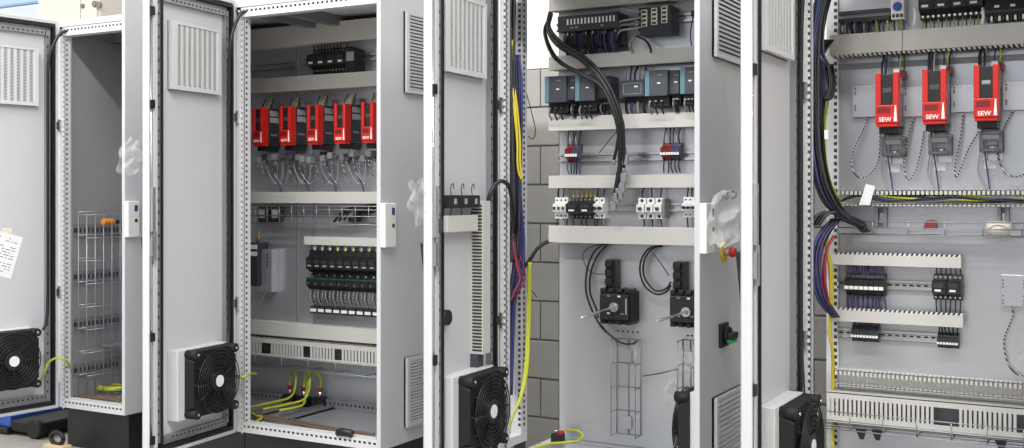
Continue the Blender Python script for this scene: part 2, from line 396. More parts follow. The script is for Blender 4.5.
# ------------------------------------------------------------------ doors
DW = .6
def door(root, hx, rot, w, clips):
    a = -(math.pi/2+math.radians(rot))
    z0, z1 = Z0-.004, Z1
    mb = MB(); mb.box(0, w, -.036, -.030, z0, z1)
    mb.box(0, .016, -.036, 0, z0, z1); mb.box(.016, w-.016, -.036, 0, z1-.016, z1); mb.box(.016, w-.016, -.036, 0, z0, z0+.016)
    mb.box(w-.007, w, -.036, 0, z0+.0, z1)
    mb.box(w-.052, w-.028, -.03, 0, z0+.016, z1-.016); mb.box(w-.028, w-.007, -.03, -.014, z0+.016, z1-.016)
    mb.box(.016, w-.052, -.03, -.026, z0+.016, z1-.016)
    d = mb.build('door', paint, root, origin=(0, 0, 0), bevel=.002); d.location = (hx-root.location.x, -.006, 0); d.rotation_euler = (0, 0, a); ORG[d.name] = Vector()
    gx0, gx1, gz0, gz1 = .02, w-.072, z0+.024, z1-.024
    g = MB()
    for b_ in ((gx0, gx0+.011, gz0, gz1), (gx1-.008, gx1, gz0, gz1)): g.box(b_[0], b_[1], -.028, .004, b_[2], b_[3])
    for b_ in ((gx0+.011, gx1-.008, gz0, gz0+.012), (gx0+.011, gx1-.008, gz1-.012, gz1)): g.box(b_[0], b_[1], -.028, .004, b_[2], b_[3])
    g.build('gasket', rubber, d)
    c = MB()
    for xa in (gx0+.026, gx1+.0005):
        c.box(xa, xa+.0185, -.028, -.004, gz0+.03, gz1-.03)
        for k in range(38): zz = gz0+.06+k*.048; c.box(xa+.007, xa+.015, -.0045, -.0035, zz, zz+.012, 1)
    for zz in (gz0+.03, gz1-.052):
        c.box(gx0+.05, gx1-.02, -.028, -.004, zz, zz+.022)
        for k in range(14): xx = gx0+.06+k*.025; c.box(xx, xx+.012, -.0045, -.0035, zz+.007, zz+.015, 1)
    c.build('stiffener', [steel, dark], d)
    MB().cyl((w-.018, -.006, z0+.02), (w-.018, -.006, z1-.02), .005, 8).build('lock_rod', chrome, d)
    for z in clips: MB().box(w-.030, w-.004, -.016, .006, z-.017, z+.017).build('rod_clip', black, d)
    vx0, vx1, vz0, vz1 = .108, .42, 1.712, 1.998
    v = MB(); e = .02
    v.box(vx0, vx1, -.027, -.016, vz0, vz1, 1)
    for b_ in ((vx0, vx0+e, vz0, vz1), (vx1-.03, vx1, vz0, vz1), (vx0+e, vx1-.03, vz0, vz0+.018), (vx0+e, vx1-.03, vz1-.012, vz1)): v.box(b_[0], b_[1], -.027, .003, b_[2], b_[3])
    v.build('vent_frame', [paint_w, filtm], d)
    cols = 8; cw = (vx1-.03-vx0-e)/cols; gm = MB()
    for k in range(cols+1):
        xx = vx0+e+k*cw; gm.box(xx-.007, xx+.007, -.006, .0, vz0+.018, vz1-.012)
    nz = 36; pz = (vz1-vz0-.03)/nz
    for k in range(nz+1): gm.box(vx0+e, vx1-.03, -.0055, -.001, vz0+.018+k*pz-.0019, vz0+.018+k*pz+.0019)
    gm.build('vent_grille', paint_w, d)
    MB().box(w-.026, w-.008, -.014, .012, 1.12, 1.30).build('lock_case', chrome, d)
    lb = MB(); lb.box(w-.027, w-.016, -.012, .016, 1.0, 1.12); lb.box(w-.014, w-.006, -.006, .012, 1.02, 1.10); lb.build('latch', steel, d)
    h = MB(); h.loft([(w-.02, -.036, .93), (w-.05, -.036, .93), (w-.05, -.042, .93), (w-.02, -.042, .93)], [(w-.012, -.036, 1.10), (w-.05, -.036, 1.10), (w-.05, -.056, 1.10), (w-.012, -.056, 1.10)])
    h.build('lever_handle', black, d, bevel=.004)
    mn = Matrix.Translation(Vector(root.location)) @ Matrix.Translation(d.location) @ Matrix.Rotation(a, 4, 'Z')
    return d, mn, a
def clipz(k): return {1: (), 2: (1.643, .69, .27, 2.02), 3: (1.645, .69, 2.05, .3), 4: (1.64, .69, 2.05, .3)}[k]
D1, M1, A1 = door(cab1, X1a, 8, DW, (1.64, .69, .27, 2.02))
D2, M2, A2 = door(cab2, X2a, -5.3, .556, (1.64, .69, .27, 2.02))
D3, M3, A3 = door(cab3, X3a, -2.5, .515, (1.64, .69, .27, 2.02))
D4, M4, A4 = door(cab4, X4a, 1.0, .552, (1.64, .69, .27, 2.02))
# filter fans on the doors
def fan(M, a, label, cx=.235, cz=.475):
    base = M @ Vector((cx, -.026, 0)); base.z = cz-.15
    t = thing('filter_fan', label, 'fan', base, a, group='filter fans of the cabinet doors', local=True)
    H = .145; k = .03
    MB().box(-.135, .185, 0, .055, 0, .295).build('housing', paint_w, t, bevel=.003)
    # black fan body: square with cut corners, tapering towards the grille
    def sq(h, c): return [(-h+c, -h), (h-c, -h), (h, -h+c), (h, h-c), (h-c, h), (-h+c, h), (-h, h-c), (-h, -h+c)]
    z0 = .148
    b = MB(); b.loft([(x, .055, z0+z) for x, z in sq(.142, .03)], [(x, .1, z0+z) for x, z in sq(.138, .045)])
    b.build('fan_body', blackm, t)
    for sx in (-1, 1):
        for sz in (-1, 1):
            MB().cyl((sx*.125, .055, z0+sz*.125), (sx*.125, .113, z0+sz*.125), .02, 10).build('lug', blackm, t)
            MB().cyl((sx*.125, .113, z0+sz*.125), (sx*.125, .117, z0+sz*.125), .006, 8).build('screw', chrome, t)
    g = MB()
    for i, r in enumerate((.135, .12, .105, .09, .075, .06, .045)): g.ring((0, .122, z0), 'y', r, .0028, 28)
    for q in range(12):
        aa = math.pi*2*q/12; g.tube([(.04*math.cos(aa), .122, z0+.04*math.sin(aa)), (.136*math.cos(aa), .118, z0+.136*math.sin(aa)), (.138*math.cos(aa), .099, z0+.138*math.sin(aa))], .0024, 4, 0, 1)
    g.build('guard_grille', black, t)
    bl = MB()
    for q in range(7):
        aa = math.pi*2*q/7; c0 = Vector((math.cos(aa), 0, math.sin(aa))); c1 = Vector((math.cos(aa+.6), 0, math.sin(aa+.6)))
        bl.add([Vector((0, .104, z0))+c0*.045, Vector((0, .104, z0))+c0*.122, Vector((0, .115, z0))+c1*.122, Vector((0, .115, z0))+c1*.045], [(0, 1, 2, 3)])
    bl.build('fan_blade', black, t)
    hb = MB().cyl((0, .1, z0), (0, .124, z0), .045, 20).build('hub', black, t)
    MB().cyl((0, .124, z0), (0, .1265, z0), .025, 18).build('hub_sticker', white, hb)
    return t
fan(M1, A1, 'black filter fan on the door of the empty cabinet', cx=.285)
fan(M2, A2, 'black filter fan on the door beside the small red drives')
fan(M3, A3, 'black filter fan on the door below the upright slotted duct')
fan(M4, A4, 'black filter fan on the door beside the large red drives')

# ------------------------------------------------------------------ ducts, rails and devices on the plates
def span(u0, u1, va, vb, d):
    """a rectangle on the front of a device of depth d: x0, x1, z0, z1"""
    Yf = YP-d; um = (u0+u1)/2
    return at(u0, va, Yf).x, at(u1, va, Yf).x, at(um, vb, Yf).z, at(um, va, Yf).z
def duct(label, u0, u1, va, vb, d=.065, x0=None, x1=None, seam=None, ticks=0):
    a, b_, z0, z1 = span(u0, u1, va, vb, d); a = x0 if x0 is not None else a; b_ = x1 if x1 is not None else b_
    t = thing('cable_duct', label, 'cable duct', ((a+b_)/2, YP, z0))
    m = MB(); m.box(a+.001, b_-.001, YP-.004, YP, z0+.002, z1-.002)
    n = int((b_-a)/.0125)
    for zz in (z0+.001, z1-.003):
        m.box(a+.001, b_-.001, YP-.02, YP-.004, zz, zz+.002)
        for i in range(n): x = a+(i+.15)*(b_-a)/n; m.box(x, x+.0088, YP-d+.006, YP-.02, zz, zz+.002)
    m.build('trough', ductm, t)
    for k, (p, q) in enumerate([(a, b_)] if seam is None else [(a, seam), (seam+.0025, b_)]):
        c = MB(); c.box(p, q, YP-d, YP-d+.0025, z0, z1); c.box(p, q, YP-d+.0025, YP-d+.012, z0-.001, z0+.0005); c.box(p, q, YP-d+.0025, YP-d+.012, z1-.0005, z1+.001)
        c.build('cover', ductm, t)
    if ticks:
        m = MB(); n = int((b_-a)/.0165); zz = z1 if ticks > 0 else z0
        for i in range(n): x = a+(i+.2)*(b_-a)/n; m.loft([(x, YP-d+.004, zz-.001), (x+.009, YP-d+.004, zz-.001), (x+.009, YP-.03, zz-.001), (x, YP-.03, zz-.001)], [(x+.004, YP-d+.006, zz+ticks), (x+.013, YP-d+.006, zz+ticks), (x+.013, YP-.03, zz+ticks), (x+.004, YP-.03, zz+ticks)], 0)
        m.box(a+.004, b_-.004, YP-.034, YP-.03, min(zz, zz+ticks), max(zz, zz+ticks), 1)
        m.build('tooth_row', [ductm, dark], t, kind='stuff')
    return t
E2 = X2b-.03
duct('wide cable duct under the roof, topmost above the small red drives', 250, 378, 23.6, 43.6, x0=-3.93, x1=E2)
duct('cable duct just above the five small red drives', 250, 378, 75, 89.5, x0=-3.93, x1=E2)
duct('cable duct between the small red drives and the wire basket', 250, 378, 192, 203.2, x0=-3.93, x1=E2)
duct('short cable duct directly above the nine black motor starters', 304, 378, 237.5, 245.5, x1=E2)
duct('cable duct below the nine black motor starters', 250, 378, 325.3, 338.9, x0=-3.93, x1=E2)
E3 = X3b-.028
duct('cable duct under the roof above the slate input module', 548.7, 697, -22, 4.5, x1=E3)
duct('cable duct between the slate input module and the power supplies', 548.7, 697, 51.7, 65.7, x1=E3)
duct('cable duct directly below the slate power supplies', 548.7, 697, 114.5, 128.6, x1=E3)
duct('cable duct directly above the white circuit breakers', 548.7, 697, 175.2, 187.7, x1=E3)
duct('cable duct above the two black switches with long shafts', 548.7, 697, 226.8, 243.9, x1=E3)
E4 = X4b-.03
duct('wide cable duct with a seam above the three large red drives', 829.5, 1024, 28.7, 49, d=.075, x1=E4, seam=at(902, 40, YP-.075).x, ticks=-.009)
duct('short cable duct above the black terminal row and wire bundle', 831, 961, 256, 266.3, d=.06, ticks=.009)
duct('short cable duct below the black terminal row', 833, 963, 313.3, 324.2, d=.06, ticks=.009)
def finger_duct(label, u0, v_top, v_bot, d, x1, tooth=.011, pitch=.0155, cat='cable duct'):
    Yf = YP-d; a = at(u0, v_top, Yf).x; zt = at(927, v_top, Yf).z; zb = at(927, v_bot, Yf).z
    t = thing('finger_duct', label, cat, ((a+x1)/2, YP, zb))
    MB().box(a, x1, YP-.003, YP, zb, zt).build('duct_back', ductm, t)
    for nm, z, dz in (('upper_tooth_row', zt, .0), ('lower_tooth_row', zb, 0)):
        m = MB(); m.box(a, x1, YP-.02, YP-.003, z-.0015, z+.0015)
        n = int((x1-a)/pitch)
        for i in range(n): x = a+i*pitch; m.box(x, x+pitch*.62, Yf, YP-.02, z-.0015, z+.0015); m.box(x, x+pitch*.6, Yf, Yf+.004, z-(.016 if nm[0] == 'u' else .006), z+.003)
        m.build(nm, ductm, t, kind='stuff')
    return t
finger_duct('open finger duct with yellow wires below the large red drives', 833, 190.3, 204.5, .06, E4)
finger_duct('open finger duct at the foot of the plate, above the slotted duct', 835, 377, 391.5, .06, E4)
def slotted(label, x0, x1, z0, z1, zs0, zs1, Yf, bar, gap, blanks=(), single=True):
    t = thing('slotted_duct', label, 'cable duct', ((x0+x1)/2, YP, z0))
    m = MB(); m.box(x0, x1, Yf, Yf+.003, zs1, z1); m.box(x0, x1, Yf, Yf+.003, z0, zs0); m.box(x0, x1, Yf, YP, z1-.003, z1); m.box(x0, x1, Yf, YP, z0, z0+.003); m.build('duct_frame', ductm, t)
    MB().box(x0, x1, YP-.003, YP, z0, z1).build('duct_back', rail_m, t)
    x = x0; allm = MB(); proto = None
    while x < x1-bar:
        if not any(a <= x <= b_ for a, b_ in blanks):
            if single:
                if proto is None: proto = MB().box(x, x+bar, Yf, Yf+.004, zs0, zs1).build('finger', ductm, t); xp = x
                else:
                    c = proto.copy(); C.objects.link(c); c.location = (x-xp, 0, 0)
            else: allm.box(x, x+bar, Yf, Yf+.004, zs0, zs1)
        x += bar+gap
    if not single: allm.build('finger_row', ductm, t, kind='stuff')
    return t
Yf = YP-.07
zt = at(314, 341.6, Yf).z; zs1 = at(314, 347, Yf).z; zs0 = at(314, 358, Yf).z; zb = at(314, 361.9, Yf).z
bl = [(at(a, 350, Yf).x, at(b_, 350, Yf).x) for a, b_ in ((260, 268.5), (302, 308), (334.5, 341))]
slotted('open slotted duct with three dark gaps, lowest beneath the small red drives', -3.9, E2, zb, zt, zs0, zs1, Yf, .0125, .0065, bl, single=False)
Yf = YP-.09
zt = at(927, 400.3, Yf).z; zs1 = at(927, 406.5, Yf).z; zs0 = at(927, 424, Yf).z; zb = at(927, 432, Yf).z
bl = [(at(a, 350, Yf).x, at(b_, 350, Yf).x) for a, b_ in ((934, 956), (1016, 1040))]
slotted('slotted wiring duct with open fingers behind the wire basket, at the very bottom', at(827, 400, Yf).x, E4, zb, zt, zs0, zs1, Yf, .0095, .0062, bl)
def din_rail(label, x0, x1, z, d=.014, slots=False):
    m = MB(); m.box(x0, x1, YP-d, YP-d+.0015, z+.0085, z+.0175); m.box(x0, x1, YP-d, YP-d+.0015, z-.0175, z-.0085)
    m.box(x0, x1, YP-d+.0015, YP, z+.0085, z+.0100); m.box(x0, x1, YP-d+.0015, YP, z-.01, z-.0085); m.box(x0, x1, YP-.002, YP, z-.0085, z+.0085)
    n = int((x1-x0)/.025) if slots else 0
    m.box(x0, x1, YP-.0145, YP-.0142, z+.007, z+.0085, 1); m.box(x0, x1, YP-.0145, YP-.0142, z-.0185, z-.017, 1)  # dark strips under both lips, painted as their shadow lines
    for i in range(n): m.box(x0+i*.025+.006, x0+i*.025+.02, YP-.0028, YP-.002, z-.003, z+.003, 1)
    return tag(m.build('din_rail', [chrome, slate_d], origin=((x0+x1)/2, YP, z)), label, 'mounting rail')
z = at(275, 66, YP).z; din_rail('bare mounting rail above the first small red drives', at(252, 66, YP).x, at(296, 66, YP).x, z)
z = at(366, 57.5, YP).z; din_rail('mounting rail carrying the black contactors under the wide duct', at(306, 60, YP).x, E2, z)
z = at(622, 157, YP).z; din_rail('mounting rail with red and blue terminals', at(560, 157, YP).x, E3, z)
z = at(622, 207, YP).z; din_rail('mounting rail behind the white circuit breakers', at(560, 207, YP).x, E3, z)
z = at(660, 20, YP).z; din_rail('mounting rail behind the network switch', at(558, 20, YP).x, E3, z)
z = at(910, 285.5, YP).z; din_rail('mounting rail between the black terminal row and green-edged contactors', at(838, 285, YP).x, at(965, 285, YP).x, z, slots=True)
z = at(905, 336, YP).z; din_rail('mounting rail under the lower short duct', at(838, 335, YP).x, at(960, 335, YP).x, z, slots=True)
# flat strip under the wide duct of cabinet 4
z = at(927, 62.5, YP).z; tag(MB().box(at(838, 62, YP).x, E4, YP-.004, YP, z-.011, z+.011).build('mounting_strip', rail_m, origin=(at(927, 62, YP).x, YP, z)), 'flat grey metal strip between wide duct and large red drives', 'metal strip')
def leads(parent, n, x0, x1, za, zb, y0, y1, mats, r=.0022, wob=.006, name='lead_wire'):
    for i in range(n):
        f = (i+.5)/n; x = x0+(x1-x0)*f
        m = MB().tube([(x, y0, za), (x+random.uniform(-wob, wob), (y0+y1)/2-random.uniform(0, .01), (za+zb)/2), (x+random.uniform(-wob, wob), y1, zb)], r, 5, 0, 4)
        o = m.build(name, mats[i % len(mats)], parent)
# ---- drives
def drive(label, x0, w, z0, h, d, group, light_side=False):
    t = thing('motor_drive', label, 'drive', (x0+w/2, YP, z0), group=group, local=True)
    k = .045; a, b_ = -w/2, w/2
    MB().box(a+.003, b_-.003, -d+k, 0, .004, h-.002).build('body', grey_p if light_side else slate_d, t, bevel=.002)
    c = MB(); f = -d
    c.box(a, a+w*.24, f, -d+k, h*.40, h); c.box(b_-w*.24, b_, f, -d+k, h*.40, h); c.box(a, b_, f, -d+k, .012, h*.40); c.box(a+w*.03, b_-w*.03, f+.004, -d+k, 0, .012)
    c.build('front_cover', red, t, bevel=.0025)
    q = MB().box(a+w*.24, b_-w*.24, f+.008, -d+k, h*.40, h*.965).build('display_panel', black, t)
    MB().box(a+w*.30, b_-w*.30, f+.006, f+.008, h*.63, h*.72).build('display_strip', slate, q)
    MB().box(a+w*.10, b_-w*.34, f-.001, f, h*.25, h*.355).build('rating_field', red_d, t)
    MB().prism_y([(b_-w*.20, .018), (b_-w*.06, .018), (b_-w*.10, h*.38), (b_-w*.15, h*.38)], f-.0012, f, 0).build('white_wedge', white, t)
    lo = text_part('SEW', w*.27, white, t); lo.location = (a+w*.43, f-.0008, h*.13)
    for zz in (.80, .62):
        MB().box(b_-.003, b_-.0015, -d+k+.012, -.02, h*zz, h*(zz+.14)).build('side_label', grey_w, t)
    if not light_side: MB().box(b_-.003, b_-.0018, -d+k+.02, -.03, h*.28, h*.33).build('side_mark', grey_p, t)
    tb = MB(); tb.box(a+.008, b_-.008, -d+.03, -.015, -.022, 0); tb.build('terminal_block', black, t)
    return t
gx = 'small red drives in a row'
zA = at(314, 144.7, YP-.13).z; zB = at(314, 105, YP-.13).z
names5 = ['small red drive, first of five from the hinge post', 'small red drive, second of five from the hinge post', 'small red drive, middle of the row of five', 'small red drive, fourth of five from the hinge post', 'small red drive, last of five, beside the outer side panel']
d0 = None; posx = []
for i, u in enumerate((252, 279.3, 306.6, 333.8, 361)):
    x = at(u, 120, YP-.14).x; posx.append(x)
    if d0 is None: d0 = drive(names5[0], x, .066, zA, zB-zA, .14, gx)
    else: dup(d0, (x+.033, YP, zA), names5[i])
for i, x in enumerate(posx):
    t = thing('connector_bundle', 'grey shielded connectors hanging under the %s small red drive' % ['first', 'second', 'middle', 'fourth', 'last'][i], 'connector', (x+.05, YP, zA-.07))
    random.seed(i)
    for j in range(4):
        xx = x-.03+j*.037; yy = YP-.03-random.random()*.06; zz = zA-.045-random.random()*.03
        m = MB().box(xx, xx+.028, yy-.02, yy+.012, zz-.012, zz+.018); m.cyl((xx+.014, yy, zz-.012), (xx+.014, yy, zz-.035), .007, 8)
        m.build('plug', [grey_p, slate, steel][j % 3], t, bevel=.002)
    m = MB().box(x-.05, x+.11, YP-.025, YP, zA-.05, zA-.035); m.build('clamp_bar', steel, t)
    for j in range(3):
        xx = x-.02+j*.035
        MB().tube([(xx, YP-.06, zA-.06), (xx+.012, YP-.05, zA-.13), (xx+.05, YP-.035, zA-.185), (xx+.09, YP-.04, zA-.15), (xx+.10, YP-.05, zA-.07)], .0028, 5).build('wire_loop', [twist, grey_w, twist][j], t)
    MB().tube([(x+.05, YP-.05, zA-.06), (x+.06, YP-.05, zA-.12), (x+.085, YP-.03, zA-.2), (x+.09, YP-.03, zA-.24)], .004, 5).build('signal_wire', blue_w, t)
    leads(t, 4, x+.0, x+.066, zB-.005, zB+.05, YP-.07, YP-.05, [black_w, grey_w, earth, black_w], .0032)
    for j in range(2): MB().box(x+.0+j*.05, x+.03+j*.05, YP-.05, YP-.002, zB+.0, zB+.03).build('line_filter', [white, grey_p][j], t)
gx = 'large red drives in a row'; d0 = None
zA = at(930, 124.2, YP-.15).z; zB = at(930, 69, YP-.15).z
for i, u in enumerate((875.2, 922, 973.5)):
    dz = (-.004, 0, .006)[i]
    x = at(u, 100, YP-.15).x; w_ = .079
    lb = ['large red drive, first of three from the open door', 'large red drive, middle one of three', 'large red drive with a pale strip on its display, last of three'][i]
    if d0 is None: d0 = drive(lb, x, w_, zA+dz, zB-zA, .15, gx, True)
    else:
        dd = dup(d0, (x+w_/2, YP, zA+dz), lb)
        if i == 2: MB().box(-.013, .013, -.1445, -.1435, (zB-zA)*.66, (zB-zA)*.72).build('name_strip', grey_w, dd)
    nm = ['first', 'middle', 'last'][i]; zz = zA+dz
    t = thing('shield_clamp', 'clear and chrome shield clamp under the %s large red drive' % nm, 'clamp', (x+.045, YP, zz-.13))
    MB().box(x+.012, x+.085, YP-.095, YP-.004, zz-.105, zz-.03).build('clear_cover', smoked, t, bevel=.003)
    MB().box(x+.010, x+.080, YP-.012, YP, zz-.13, zz).build('bracket', chrome, t)
    m = MB(); m.box(x+.022, x+.076, YP-.08, YP-.012, zz-.06, zz-.045); m.cyl((x+.035, YP-.05, zz-.09), (x+.065, YP-.05, zz-.09), .012, 10); m.build('clamp', chrome, t)
    m = MB(); m.box(x+.018, x+.078, YP-.085, YP-.08, zz-.045, zz-.038); m.box(x+.018, x+.022, YP-.085, YP-.08, zz-.1, zz-.038); m.box(x+.074, x+.078, YP-.085, YP-.08, zz-.1, zz-.038); m.box(x+.018, x+.078, YP-.085, YP-.08, zz-.1, zz-.094); m.build('clip_frame', steel, t)
    MB().box(x+.02, x+.06, YP-.006, YP-.004, zz-.16, zz-.125).build('warning_tag', paper, t)
    leads(t, 4, x+.008, x+.035, zB+dz-.01, zB+dz+.075, YP-.08, YP-.05, [black_w, blue_w, black_w, grey_w], .004)
    leads(t, 3, x+.058, x+.085, zB+dz-.01, zB+dz+.075, YP-.06, YP-.045, [blue_w, earth, black_w], .003)
    MB().box(x+.05, x+.07, YP-.08, YP-.02, zB+dz-.002, zB+dz+.018).build('plug', white, t); MB().box(x+.074, x+.086, YP-.07, YP-.02, zB+dz-.012, zB+dz+.014).build('plug', red_d, t)
    for q in range(2):
        MB().tube([(x+.018, YP-.07, zz-.01), (x+.016+q*.008, YP-.06, zz-.08), (x+.002+q*.03, YP-.03, zz-.17), (x+.03+q*.01, YP-.03, zz-.235), (x+.04, YP-.03, zz-.25)], .0026, 5).build('signal_wire', [grey_w, blue_w][q], t)
# perforated resistor brackets beside the drives and their twisted wires
brk = [(852.5, 873, 86, 117, 'silver resistor plate between the upright and the first large red drive'), (902.5, 921, 87, 116.5, 'silver resistor plate between first and middle large red drive'), (951, 972.5, 85.5, 112, 'silver resistor plate between middle and last large red drive'), (1003, 1024, 82.5, 110, 'silver resistor plate beyond the last large red drive')]
for i, (u0, u1, va, vb, lb) in enumerate(brk):
    a, b_, z0, z1 = span(u0, u1, va, vb, .02)
    t = thing('resistor_plate', lb, 'resistor', ((a+b_)/2, YP, z0), group='resistor plates beside the large red drives')
    m = MB(); m.box(a, b_+.02, YP-.022, YP-.018, z0, z1); m.box(a, a+.004, YP-.018, YP, z0, z1); m.box(b_+.016, b_+.02, YP-.018, YP, z0, z1); m.build('cover_plate', galv, t, bevel=.001)
    m = MB()
    for zf in (.2, .27, .34, .72, .79, .9):
        m.box(a+.008, a+.013, YP-.0228, YP-.0215, z0+(z1-z0)*zf, z0+(z1-z0)*zf+.005)
    m.build('vent_hole', dark, t)
loops = [[(866, 117), (864, 128), (853, 152), (852, 168), (860, 178), (872, 172), (879, 158), (880, 130)],
         [(914, 116), (909, 135), (904, 160), (905, 172), (908, 180), (915, 172), (921, 150), (924, 130)],
         [(963, 113), (961, 135), (956, 160), (955, 174), (958, 175), (968, 150), (979, 130), (980, 122)],
         [(1013, 110), (1003, 130), (997, 150), (1003, 170), (1012, 176), (1024, 174), (1040, 160)]]
for i, L in enumerate(loops):
    pts = [at(u, v, YP-.02-.02*math.sin(math.pi*k/(len(L)-1))) for k, (u, v) in enumerate(L)]
    tag(MB().tube(pts, .0027, 6).build('twisted_wire', twist, origin=pts[0]), 'twisted black and white wire loop hanging from the %s resistor plate' % ['first', 'second', 'third', 'fourth'][i], 'wire', 'twisted wires of the resistor plates')
# ---- contactors
def contactor(label, x0, x1, z0, z1, d, group=None, name='contactor', cat='contactor', edge=True, tail_up=3, tail_dn=3, ups=None, dns=None, plate_c=None, lu=.035, ld=.03):
    w = x1-x0; h = z1-z0
    t = thing(name, label, cat, ((x0+x1)/2, YP, z0), group=group, local=True); a, b_ = -w/2+.0008, w/2-.0008
    MB().prism_x([(0, 0), (0, h), (-d*.45, h), (-d*.5, h*.84), (-d*.72, h*.80), (-d, h*.72), (-d, h*.30), (-d*.72, h*.22), (-d*.5, h*.16), (-d*.45, 0)], a, b_).build('housing', black, t, bevel=.001)
    if edge: MB().box(a+.001, b_-.001, -d-.0012, -d+.002, h*.30, h*.345).build('green_strip', green, t)
    MB().box(a+w*.2, a+w*.62, -d-.0018, -d, h*.36, h*.44).build('marking_plate', white, t)
    m = MB()
    m.box(a+w*.15, b_-w*.2, -d-.006, -d, h*.5, h*.66); m.build('actuator', slate_d, t, bevel=.001)
    for q in range(3):
        x = a+w*(q+.5)/3
        for zf in (.90, .10): MB().cyl((x, -d*.47, h*zf), (x, -d*.47-.004, h*zf), w*.085, 8).build('screw', chrome, t)
    ups = ups or [black_w, grey_w, blue_w]; dns = dns or [black_w]
    for q in range(tail_up):
        x = a+w*(q+.5)/tail_up; MB().tube([(x, -d*.4, h*.95), (x+.001, -d*.42, h+lu*.4), (x+random.uniform(-.004, .004), -d*.4, h+lu)], .0024, 5, 0, 3).build('lead_wire', ups[q % len(ups)], t)
        MB().cyl((x, -d*.4, h*.96), (x, -d*.41, h+lu*.35), .0032, 6).build('ferrule', ups[q % len(ups)] if q % 2 else yel, t) if ups[0] is earth else None
    for q in range(tail_dn):
        x = a+w*(q+.5)/tail_dn; MB().tube([(x, -d*.4, h*.05), (x, -d*.42, -ld*.4), (x+random.uniform(-.004, .004), -d*.38, -ld)], .0024, 5, 0, 3).build('lead_wire', dns[q % len(dns)], t)
    return t
a, b_, z0, z1 = span(306.5, 345.5, 47, 71.5, .085)
for i in range(4):
    w_ = (b_-a)/4
    contactor('black contactor under the wide duct, %s of four from the bare rail' % ['first', 'second', 'third', 'fourth'][i], a+i*w_, a+(i+1)*w_, z0, z1, .085, 'contactors under the wide duct', ups=[[black_w], [black_w], [black_w], [earth, black_w]][i], lu=.02, ld=.012)
a2, b2, z0, z1 = span(345, 354, 48, 71, .085)
t = thing('relay_module', 'black relay with a grey face at the end of four contactors', 'relay', ((a2+b2)/2, YP, z0))
MB().box(a2, b2, YP-.08, YP, z0, z1).build('housing', black, t, bevel=.002); MB().box(a2+.004, b2-.004, YP-.0825, YP-.08, z0+(z1-z0)*.45, z0+(z1-z0)*.85).build('face_plate', grey_w, t)
# ---- nine motor starters
gx = 'motor starters in a row'; ords = ['first', 'second', 'third', 'fourth', 'middle', 'sixth', 'seventh', 'eighth', 'last']
a, b_, zt, z3 = span(305.5, 375.5, 249, 315, .08)[0], span(305.5, 376, 249, 315, .08)[1], at(340, 250, YP-.08).z, at(340, 316, YP-.08).z
H = zt-z3; w_ = (b_-a)/9; st = None
for i in range(9):
    lb = 'black motor starter with white terminal, %s of nine below the short duct' % ords[i]
    x = a+(i+.5)*w_
    if st is None:
        st = t = thing('motor_starter', lb, 'motor starter', (x, YP, z3), group=gx, local=True)
        p, q = -w_/2+.0012, w_/2-.0012
        MB().prism_x([(0, H*.64), (0, H*.98), (-.05, H*.98), (-.055, H*.90), (-.08, H*.86), (-.08, H*.70), (-.055, H*.66), (-.05, H*.64)], p, q).build('contactor_body', black, t, bevel=.001)
        MB().box(p+.010, q-.010, -.0815, -.08, H*.735, H*.757).build('marking_plate', grey_w, t)
        MB().box(p+.005, q-.006, -.086, -.08, H*.78, H*.83).build('actuator', slate_d, t)
        MB().box(p, q, -.03, 0, H*.58, H*.64).build('link_block', slate_d, t)
        MB().cyl((p+.012, -.045, H*.60), (p+.012, -.052, H*.60), .005, 8).build('screw', chrome, t)
        MB().box(p, q, -.079, -.02, H*.535, H*.56).build('green_strip', green, t)
        MB().prism_x([(0, H*.36), (0, H*.555), (-.06, H*.555), (-.078, H*.52), (-.078, H*.44), (-.05, H*.37)], p, q).build('overload_relay', blackm, t, bevel=.001)
        MB().cyl((p+.014, -.072, H*.47), (p+.014, -.084, H*.47), .007, 10).build('setting_dial', slate, t)
        for s_, mm in ((.2, grey_w), (.45, black_w), (.75, twist)): MB().tube([(p+w_*s_, -.05, H*.38), (p+w_*s_+.004, -.062, H*.26), (p+w_*.5, -.04, H*.11)], .0026, 5, 0, 4).build('lead_wire', mm, t)
        MB().box(p+.004, q-.002, -.05, 0, .0, H*.11).build('terminal', slate_d, t); MB().box(p+.006, q-.004, -.053, -.05, H*.03, H*.075).build('terminal_mark', white, t)
        MB().tube([(p+.01, -.045, H*.97), (p+.01, -.05, H*1.02), (p+.014, -.04, H*1.08)], .003, 5, 0, 3).build('lead_wire', blue_w, t)
        MB().tube([(p+.026, -.045, H*.97), (p+.024, -.05, H*1.02), (p+.026, -.04, H*1.08)], .003, 5, 0, 3).build('lead_wire', earth, t)
        MB().cyl((p+.034, -.05, H*.98), (p+.034, -.05, H*1.04), .004, 6).build('ferrule', white, t)
    else: dup(st, (x, YP, z3), lb)
# ---- device and resistor low on cabinet 2's plate
a, b_, z0, z1 = span(249, 257.5, 243, 286, .08)
t = thing('power_module', 'dark grey power module with white labels beside the aluminium resistor box', 'module', ((a+b_)/2, YP, z0))
MB().box(a, b_, YP-.08, YP, z0, z1).build('housing', slate_d, t, bevel=.003)
for k in (.86, .7): MB().box(a+.008, b_-.002, YP-.082, YP-.08, z0+(z1-z0)*k, z0+(z1-z0)*(k+.1)).build('label_strip', paper, t)
MB().cyl(((a+b_)/2, YP-.05, z1), ((a+b_)/2, YP-.05, z1+.03), .006, 8).build('red_terminal', red_w, t); leads(t, 1, a+.02, b_, z1+.02, z1+.06, YP-.05, YP-.03, [yel], .003)
a, b_, z0, z1 = span(259.5, 271.5, 249.5, 292, .05)
t = thing('resistor_box', 'tall aluminium resistor box low on the plate behind the hinge post', 'resistor', ((a+b_)/2, YP, z0))
